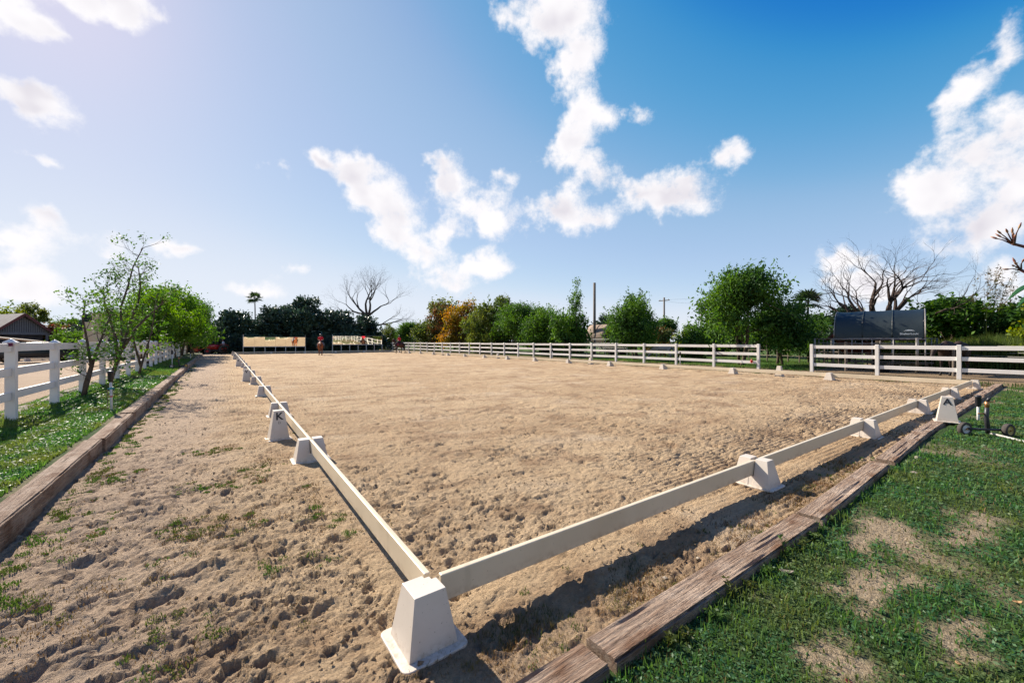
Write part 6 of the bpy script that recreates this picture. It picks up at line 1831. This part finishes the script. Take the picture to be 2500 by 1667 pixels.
# ================================================================== horses and people
def horse(label, x, y, z, rz, coat, mane, pose='walk', head='up', s=1.0, saddle=None, boots=None):
    """local: horse faces +X, feet on z = 0, about 1.6 m at the withers"""
    t = thing('horse', label, 'horse', (x, y, z), rz, 'horses')
    t.scale = (s, s, s)
    mb = MB()
    # trunk: deep chest narrowing to the belly, round croup
    mb.capsule((-0.52, 0, 1.22), (-0.20, 0, 1.17), 0.295, 0.30)
    mb.capsule((-0.25, 0, 1.16), (0.25, 0, 1.15), 0.30, 0.315)
    mb.capsule((0.25, 0, 1.15), (0.52, 0, 1.20), 0.32, 0.27)
    mb.capsule((0.22, 0, 1.38), (0.50, 0, 1.42), 0.16, 0.15)
    mb.capsule((-0.60, 0, 1.28), (-0.40, 0, 1.38), 0.22, 0.18)
    mb.capsule((-0.62, 0.12, 1.12), (-0.55, 0.13, 0.98), 0.20, 0.17); mb.capsule((-0.62, -0.12, 1.12), (-0.55, -0.13, 0.98), 0.20, 0.17)
    mb.capsule((0.60, 0, 1.10), (0.55, 0, 0.98), 0.20, 0.15)
    if head == 'up':
        n0, n1, n2 = (0.58, 0, 1.32), (0.86, 0, 1.66), (1.02, 0, 1.90)
        mz = (1.36, 0, 1.60)
    elif head == 'low':
        n0, n1, n2 = (0.60, 0, 1.26), (0.96, 0, 1.22), (1.20, 0, 1.24); mz = (1.42, 0, 0.86)
    else:
        n0, n1, n2 = (0.62, 0, 1.18), (0.98, 0, 0.82), (1.16, 0, 0.46); mz = (1.32, 0, 0.12)
    mb.capsule(n0, n1, 0.23, 0.155); mb.capsule(n1, n2, 0.155, 0.115)
    n2v, mzv = Vector(n2), Vector(mz); hd = (mzv - n2v)
    mb.capsule(n2, tuple(n2v + hd * 0.45), 0.125, 0.105); mb.capsule(tuple(n2v + hd * 0.45), tuple(n2v + hd * 0.9), 0.095, 0.068)
    mb.capsule(tuple(n2v + hd * 0.88), mz, 0.07, 0.062)
    hdn = hd.normalized(); pu = Vector((0, 1, 0)).cross(hdn)
    if pu.z < 0: pu = -pu
    for sy in (-1, 1):
        mb.capsule(tuple(n2v + Vector((0, sy * 0.055, 0)) + pu * 0.09), tuple(n2v + Vector((0.0, sy * 0.075, 0)) + pu * 0.21), 0.032, 0.010, 8)
    # legs: fore with knee, hind with stifle and hock
    sw = {'walk': ((0.14, -0.12), (-0.16, 0.14)), 'stand': ((0.02, -0.03), (-0.02, 0.03))}[pose]
    for i, sy in enumerate((-1, 1)):
        a = sw[0][i]
        mb.capsule((0.50, sy * 0.15, 1.05), (0.50 + a * 0.4, sy * 0.15, 0.78), 0.125, 0.085)
        mb.capsule((0.50 + a * 0.4, sy * 0.15, 0.78), (0.50 + a * 0.9, sy * 0.145, 0.50), 0.078, 0.058)
        k = (0.50 + a * 0.9, sy * 0.145, 0.47); f = (0.50 + a * (1.5 if a > 0 else 1.9), sy * 0.14, 0.16)
        mb.capsule(k, f, 0.052, 0.042); mb.capsule(f, (f[0] + 0.05, f[1], 0.07), 0.045, 0.048); mb.capsule((f[0] + 0.05, f[1], 0.055), (f[0] + 0.06, f[1], 0.04), 0.058, 0.062)
        b = sw[1][i]
        mb.capsule((-0.58, sy * 0.15, 1.02), (-0.48 + b * 0.3, sy * 0.16, 0.80), 0.165, 0.115)
        hk = (-0.74 + b * 0.9, sy * 0.15, 0.53)
        mb.capsule((-0.48 + b * 0.3, sy * 0.16, 0.80), hk, 0.105, 0.062)
        f = (-0.70 + b * 1.25, sy * 0.145, 0.16)
        mb.capsule(hk, f, 0.056, 0.044); mb.capsule(f, (f[0] + 0.05, f[1], 0.07), 0.047, 0.050); mb.capsule((f[0] + 0.05, f[1], 0.055), (f[0] + 0.06, f[1], 0.04), 0.060, 0.064)
    me = remesh(mb, 0.026, 5)
    body = obj('body', me, coat, t)
    # eyes
    for sy in (-1, 1):
        e = n2v + hd * 0.3 + Vector((0, sy * 0.10, 0)) + pu * 0.03
        MB().capsule(tuple(e), tuple(e + Vector((0.005, 0, 0))), 0.018, 0.018, 8).build('eye', M['boot'], t, smooth=True)
    tl = MB(); tl.tube([(-0.80, 0, 1.36), (-0.92, 0.01, 1.25), (-0.96, 0.02, 0.95), (-0.94, 0.01, 0.62), (-0.92, 0, 0.42)], [0.045, 0.07, 0.10, 0.085, 0.02], 10)
    tl.build('tail', mane, t, smooth=True)
    mn = MB(); a0, a1, a2 = Vector(n0), Vector(n1), Vector(n2)
    nd = (a2 - a0).normalized(); nu = Vector((0, 1, 0)).cross(nd)
    if nu.z < 0: nu = -nu
    mn.tube([a0 + nu * 0.20 - nd * 0.02, a1 + nu * 0.135, a2 + nu * 0.10, a2 + hdn * 0.12 + pu * 0.12], [0.03, 0.055, 0.05, 0.02], 8)
    mn.build('mane', mane, t, smooth=True)
    if saddle:
        sp = MB()
        rings = []
        for xx in (-0.22, -0.05, 0.12, 0.26):
            rings.append([(xx, 0.345 * math.sin(a) , 1.15 + 0.345 * math.cos(a)) for a in [R(-105 + 210 * k / 14) for k in range(15)]])
        vs_ = sum(rings, []); fs_ = []
        for i in range(3):
            for j in range(14):
                a = i * 15 + j; fs_.append((a, a + 1, a + 16, a + 15))
        p = sp.add(vs_, fs_).build('saddle_cloth', saddle, t, smooth=True); p.modifiers.new('thick', 'SOLIDIFY').thickness = 0.02
        sd = MB(); sd.capsule((-0.20, 0, 1.52), (0.20, 0, 1.53), 0.11, 0.09); sd.capsule((-0.24, 0, 1.58), (-0.20, 0, 1.55), 0.07, 0.07)
        sd.build('saddle', M['boot'], t, smooth=True)
    if boots:
        for sy, (fa, fb) in zip((-1, 1), (sw[1], sw[1])):
            pass
    return t

def person_mounted(label, x, y, z, rz, shirt, helmet):
    """rider: local origin on the ground below the saddle, facing +X"""
    t = thing('person', label, 'person', (x, y, z), rz, 'riders')
    mb = MB()
    hip = Vector((-0.02, 0, 1.66))
    mb.capsule(hip + Vector((0, -0.09, 0)), hip + Vector((0, 0.09, 0)), 0.135, 0.135)
    mb.capsule(hip, (0.0, 0, 1.90), 0.145, 0.135); mb.capsule((0.0, 0, 1.90), (0.0, 0, 2.08), 0.145, 0.15)
    mb.capsule((0, -0.15, 2.12), (0, 0.15, 2.12), 0.075, 0.075)
    mb.capsule((0.0, 0, 2.14), (0.015, 0, 2.27), 0.055, 0.052)
    mb.capsule((0.015, 0, 2.33), (0.03, 0, 2.38), 0.090, 0.098)
    mb.capsule((0.11, 0, 2.345), (0.125, 0, 2.335), 0.018, 0.016, 8)        # nose
    mb.capsule((0.085, 0, 2.285), (0.09, 0, 2.28), 0.035, 0.03, 8)           # chin
    for s in (-1, 1):
        mb.capsule((0.0, s * 0.105, 2.34), (0.0, s * 0.11, 2.36), 0.018, 0.016, 6)   # ear
        hipj, knee, ank, toe = (0.0, s * 0.12, 1.62), (0.36, s * 0.37, 1.32), (0.12, s * 0.40, 0.92), (0.27, s * 0.42, 0.86)
        mb.capsule(hipj, knee, 0.105, 0.072); mb.capsule(knee, ank, 0.070, 0.048); mb.capsule(ank, toe, 0.046, 0.036)
        sh, el_, wr = (0.0, s * 0.20, 2.11), (0.03, s * 0.285, 1.84), (0.27, s * 0.15, 1.76)
        mb.capsule(sh, el_, 0.060, 0.046); mb.capsule(el_, wr, 0.044, 0.032)
        # hand closed on the rein: palm, four fingers and a thumb
        w_ = Vector(wr); mb.capsule(w_, w_ + Vector((0.055, -s * 0.015, -0.005)), 0.030, 0.032, 8)
        for k in range(4):
            q = w_ + Vector((0.075, -s * 0.02, 0.024 - 0.017 * k))
            mb.capsule(q, q + Vector((0.022, -s * 0.022, -0.002)), 0.0105, 0.009, 6)
        mb.capsule(w_ + Vector((0.045, -s * 0.01, 0.03)), w_ + Vector((0.085, -s * 0.012, 0.04)), 0.011, 0.009, 6)
    me = remesh(mb, 0.014, 3)
    me.materials.append(M['skin']); me.materials.append(M['breeches']); me.materials.append(M['boot'])
    for p in me.polygons:
        c = p.center
        p.material_index = 0 if c.z > 1.76 or (c.x > 0.22 and abs(c.y) < 0.22 and c.z > 1.68) else (1 if c.z > 1.28 else 2)
    obj('body', me, None, t)
    sh = MB()
    sh.capsule((-0.005, 0, 1.74), (0.0, 0, 1.92), 0.158, 0.150); sh.capsule((0.0, 0, 1.92), (0.0, 0, 2.07), 0.158, 0.162); sh.capsule((0, -0.15, 2.115), (0, 0.15, 2.115), 0.088, 0.088)
    for s in (-1, 1):
        sh.capsule((0.0, s * 0.20, 2.11), (0.022, s * 0.255, 1.95), 0.074, 0.066)
    obj('shirt', remesh(sh, 0.018, 2), shirt, t)
    hm = MB(); hm.lathe([(0.0, 2.34), (0.108, 2.34), (0.122, 2.36), (0.122, 2.41), (0.10, 2.47), (0.05, 2.505), (0.0, 2.51)], 18, (0.02, 0, 0))
    hm.box((0.145, 0, 2.365), (0.08, 0.13, 0.014))
    hm.build('helmet', helmet, t, smooth=True)
    MB().capsule((-0.075, 0, 2.31), (-0.085, 0, 2.23), 0.045, 0.03).build('hair', M['hair'], t, smooth=True)
    MB().tube([(0.30, 0.12, 1.77), (0.55, 0.08, 1.72), (1.05, 0.06, 1.68)], 0.008, 5).build('rein', M['boot'], t)
    MB().tube([(0.30, -0.12, 1.77), (0.55, -0.08, 1.72), (1.05, -0.06, 1.68)], 0.008, 5).build('rein', M['boot'], t)
    return t
# chestnut going away from the camera, bay nearer the right rail
hz = math.atan2(0.98, 0.20)
horse('chestnut ridden horse seen from behind at the far end of the arena', 8.3, 50.3, 0.0, hz, M['coat_chestnut'], M['mane_red'], 'walk', 'up', 1.04, M['shirt_white'])
person_mounted('rider in red shirt and grey helmet on the chestnut horse', 8.3, 50.3, 0.02, hz, M['red'], M['helmet'])
hb = R(118)
horse('dark bay ridden horse near the far right corner of the arena', 18.9, 53.0, 0.0, hb, M['coat_bay'], M['mane_dark'], 'walk', 'up', 1.0, M['dark_red'])
person_mounted('rider in red shirt on the dark bay horse by the right fence', 18.9, 53.0, 0.0, hb, M['red'], M['helmet'])
horse('dark brown horse standing in the yard between shelter and wooden post', 25.9, 1.15, 0.1, R(160), M['coat_dark'], M['mane_dark'], 'stand', 'low', 1.0)
horse('pale grey horse grazing behind the right fence', 27.3, 17.0, 0.1, R(118), M['coat_grey'], M['mane_grey'], 'stand', 'graze', 0.86)
horse('reddish brown horse standing in the pen under the dark shelter', 28.4, 5.2, 0.1, R(100), M['coat_brown'], M['mane_dark'], 'stand', 'up', 1.0)

# ---- red tractor with its driver at the end of the outer track
def tractor():
    t = thing('tractor', 'red tractor with driver at the far end of the left track', 'tractor', (-1.55, 63.6, 0.0), R(172))
    # local: front towards +X
    mb = MB()
    rings = []
    for xx, w_, h0, h1 in ((0.15, 0.36, 0.55, 1.22), (0.6, 0.36, 0.52, 1.24), (1.2, 0.34, 0.50, 1.16), (1.55, 0.28, 0.52, 1.02), (1.62, 0.22, 0.58, 0.92)):
        rings.append([(xx, w_ * math.cos(a) * (1 if math.sin(a) < 0 else 0.92), (h0 + h1) / 2 + (h1 - h0) / 2 * math.sin(a)) for a in [2 * PI * k / 14 for k in range(14)]])
    mb.loft(rings).build('hood', M['red_paint'], t, smooth=True)
    MB().box((0.3, 0, 0.48), (2.3, 0.36, 0.24)).build('chassis', M['black'], t, 0.02)
    for s in (-1, 1):
        w_ = MB().lathe([(0.30, -0.16), (0.50, -0.17), (0.60, -0.12), (0.60, 0.12), (0.50, 0.17), (0.30, 0.16)], 26, axis='Y', ring=True).build('rear_wheel', M['rubber'], t, smooth=True, loc=(-0.55, s * 0.62, 0.60))
        MB().lathe([(0.0, -0.05), (0.10, -0.09), (0.30, -0.12), (0.31, 0.12), (0.10, 0.09), (0.0, 0.05)], 20, axis='Y').build('rim', M['red_paint'], w_, smooth=True)
        w_ = MB().lathe([(0.18, -0.09), (0.30, -0.10), (0.36, -0.06), (0.36, 0.06), (0.30, 0.10), (0.18, 0.09)], 22, axis='Y', ring=True).build('front_wheel', M['rubber'], t, smooth=True, loc=(1.25, s * 0.55, 0.36))
        MB().lathe([(0.0, -0.04), (0.18, -0.07), (0.19, 0.07), (0.0, 0.04)], 16, axis='Y').build('rim', M['red_paint'], w_, smooth=True)
        fd = []
        for a in np.linspace(R(15), R(165), 9):
            fd.append([(-0.55 + q * math.cos(a), s * 0.62 + yy, 0.62 + q * math.sin(a)) for q, yy in ((0.66, -0.2), (0.66, 0.2), (0.69, 0.2), (0.69, -0.2))])
        MB().loft(fd).build('mudguard', M['red_paint'], t, 0.0, smooth=False)
    MB().box((-0.42, 0, 0.92), (0.42, 0.46, 0.10)).build('seat', M['black'], t, 0.03)
    MB().box((-0.62, 0, 1.10), (0.08, 0.44, 0.34)).build('seat_back', M['black'], t, 0.03)
    MB().tube([(0.12, 0, 1.1), (-0.02, 0, 1.25)], 0.02, 7).build('steering_column', M['black'], t)
    MB().lathe([(0.15, -0.012), (0.175, 0.0), (0.15, 0.012)], 18, (-0.02, 0, 1.27), ring=True).build('steering_wheel', M['black'], t)
    # front loader
    for s in (-1, 1):
        MB().tube([(0.3, s * 0.46, 1.05), (1.2, s * 0.46, 0.95), (2.0, s * 0.46, 0.55), (2.25, s * 0.46, 0.5)], 0.055, 6).build('loader_arm', M['red_paint'], t)
    MB().loft([[(2.2, yy, 0.32), (2.25, yy, 0.95), (2.75, yy, 0.86), (2.85, yy, 0.50), (2.62, yy, 0.30)] for yy in (-0.72, 0.72)]).build('bucket', M['red_paint'], t, 0.02)
tractor()
def driver():
    t = thing('person', 'person in white shirt sitting on the red tractor', 'person', (-1.55 + 0.42, 63.55, 0.0), R(172))
    mb = MB()
    mb.capsule((0, -0.09, 1.06), (0, 0.09, 1.06), 0.13, 0.13); mb.capsule((0, 0, 1.06), (0.04, 0, 1.32), 0.14, 0.14); mb.capsule((0.04, 0, 1.32), (0.06, 0, 1.48), 0.145, 0.15)
    mb.capsule((0.06, -0.15, 1.53), (0.06, 0.15, 1.53), 0.075, 0.075); mb.capsule((0.06, 0, 1.55), (0.09, 0, 1.67), 0.055, 0.05); mb.capsule((0.10, 0, 1.73), (0.11, 0, 1.78), 0.09, 0.097)
    mb.capsule((0.19, 0, 1.745), (0.205, 0, 1.735), 0.018, 0.016, 8)
    for s in (-1, 1):
        mb.capsule((0, s * 0.1, 1.03), (0.40, s * 0.16, 1.02), 0.10, 0.075); mb.capsule((0.40, s * 0.16, 1.02), (0.46, s * 0.17, 0.64), 0.07, 0.05); mb.capsule((0.46, s * 0.17, 0.63), (0.58, s * 0.17, 0.60), 0.045, 0.035)
        mb.capsule((0.06, s * 0.20, 1.52), (0.12, s * 0.27, 1.27), 0.06, 0.045); mb.capsule((0.12, s * 0.27, 1.27), (0.36, s * 0.16, 1.27), 0.043, 0.032)
        mb.capsule((0.36, s * 0.16, 1.27), (0.41, s * 0.15, 1.27), 0.03, 0.03, 8)
        for k in range(4):
            mb.capsule((0.43, s * (0.175 - 0.017 * k), 1.28), (0.45, s * (0.172 - 0.017 * k), 1.25), 0.010, 0.009, 6)
        mb.capsule((0.40, s * 0.12, 1.28), (0.43, s * 0.105, 1.27), 0.011, 0.009, 6)
    me = remesh(mb, 0.015, 3)
    me.materials.append(M['skin']); me.materials.append(M['breeches'])
    for p in me.polygons:
        p.material_index = 1 if p.center.z < 1.18 else 0
    obj('body', me, None, t)
    sh = MB(); sh.capsule((0.0, 0, 1.12), (0.04, 0, 1.32), 0.155, 0.152); sh.capsule((0.04, 0, 1.32), (0.06, 0, 1.48), 0.158, 0.162); sh.capsule((0.06, -0.15, 1.525), (0.06, 0.15, 1.525), 0.088, 0.088)
    for s in (-1, 1): sh.capsule((0.06, s * 0.20, 1.52), (0.105, s * 0.25, 1.36), 0.074, 0.064)
    obj('shirt', remesh(sh, 0.018, 2), M['shirt_white'], t)
    MB().lathe([(0.0, 1.80), (0.10, 1.79), (0.105, 1.83), (0.07, 1.885), (0.0, 1.90)], 14, (0.10, 0, 0)).build('hair', M['hair'], t, smooth=True)
driver()
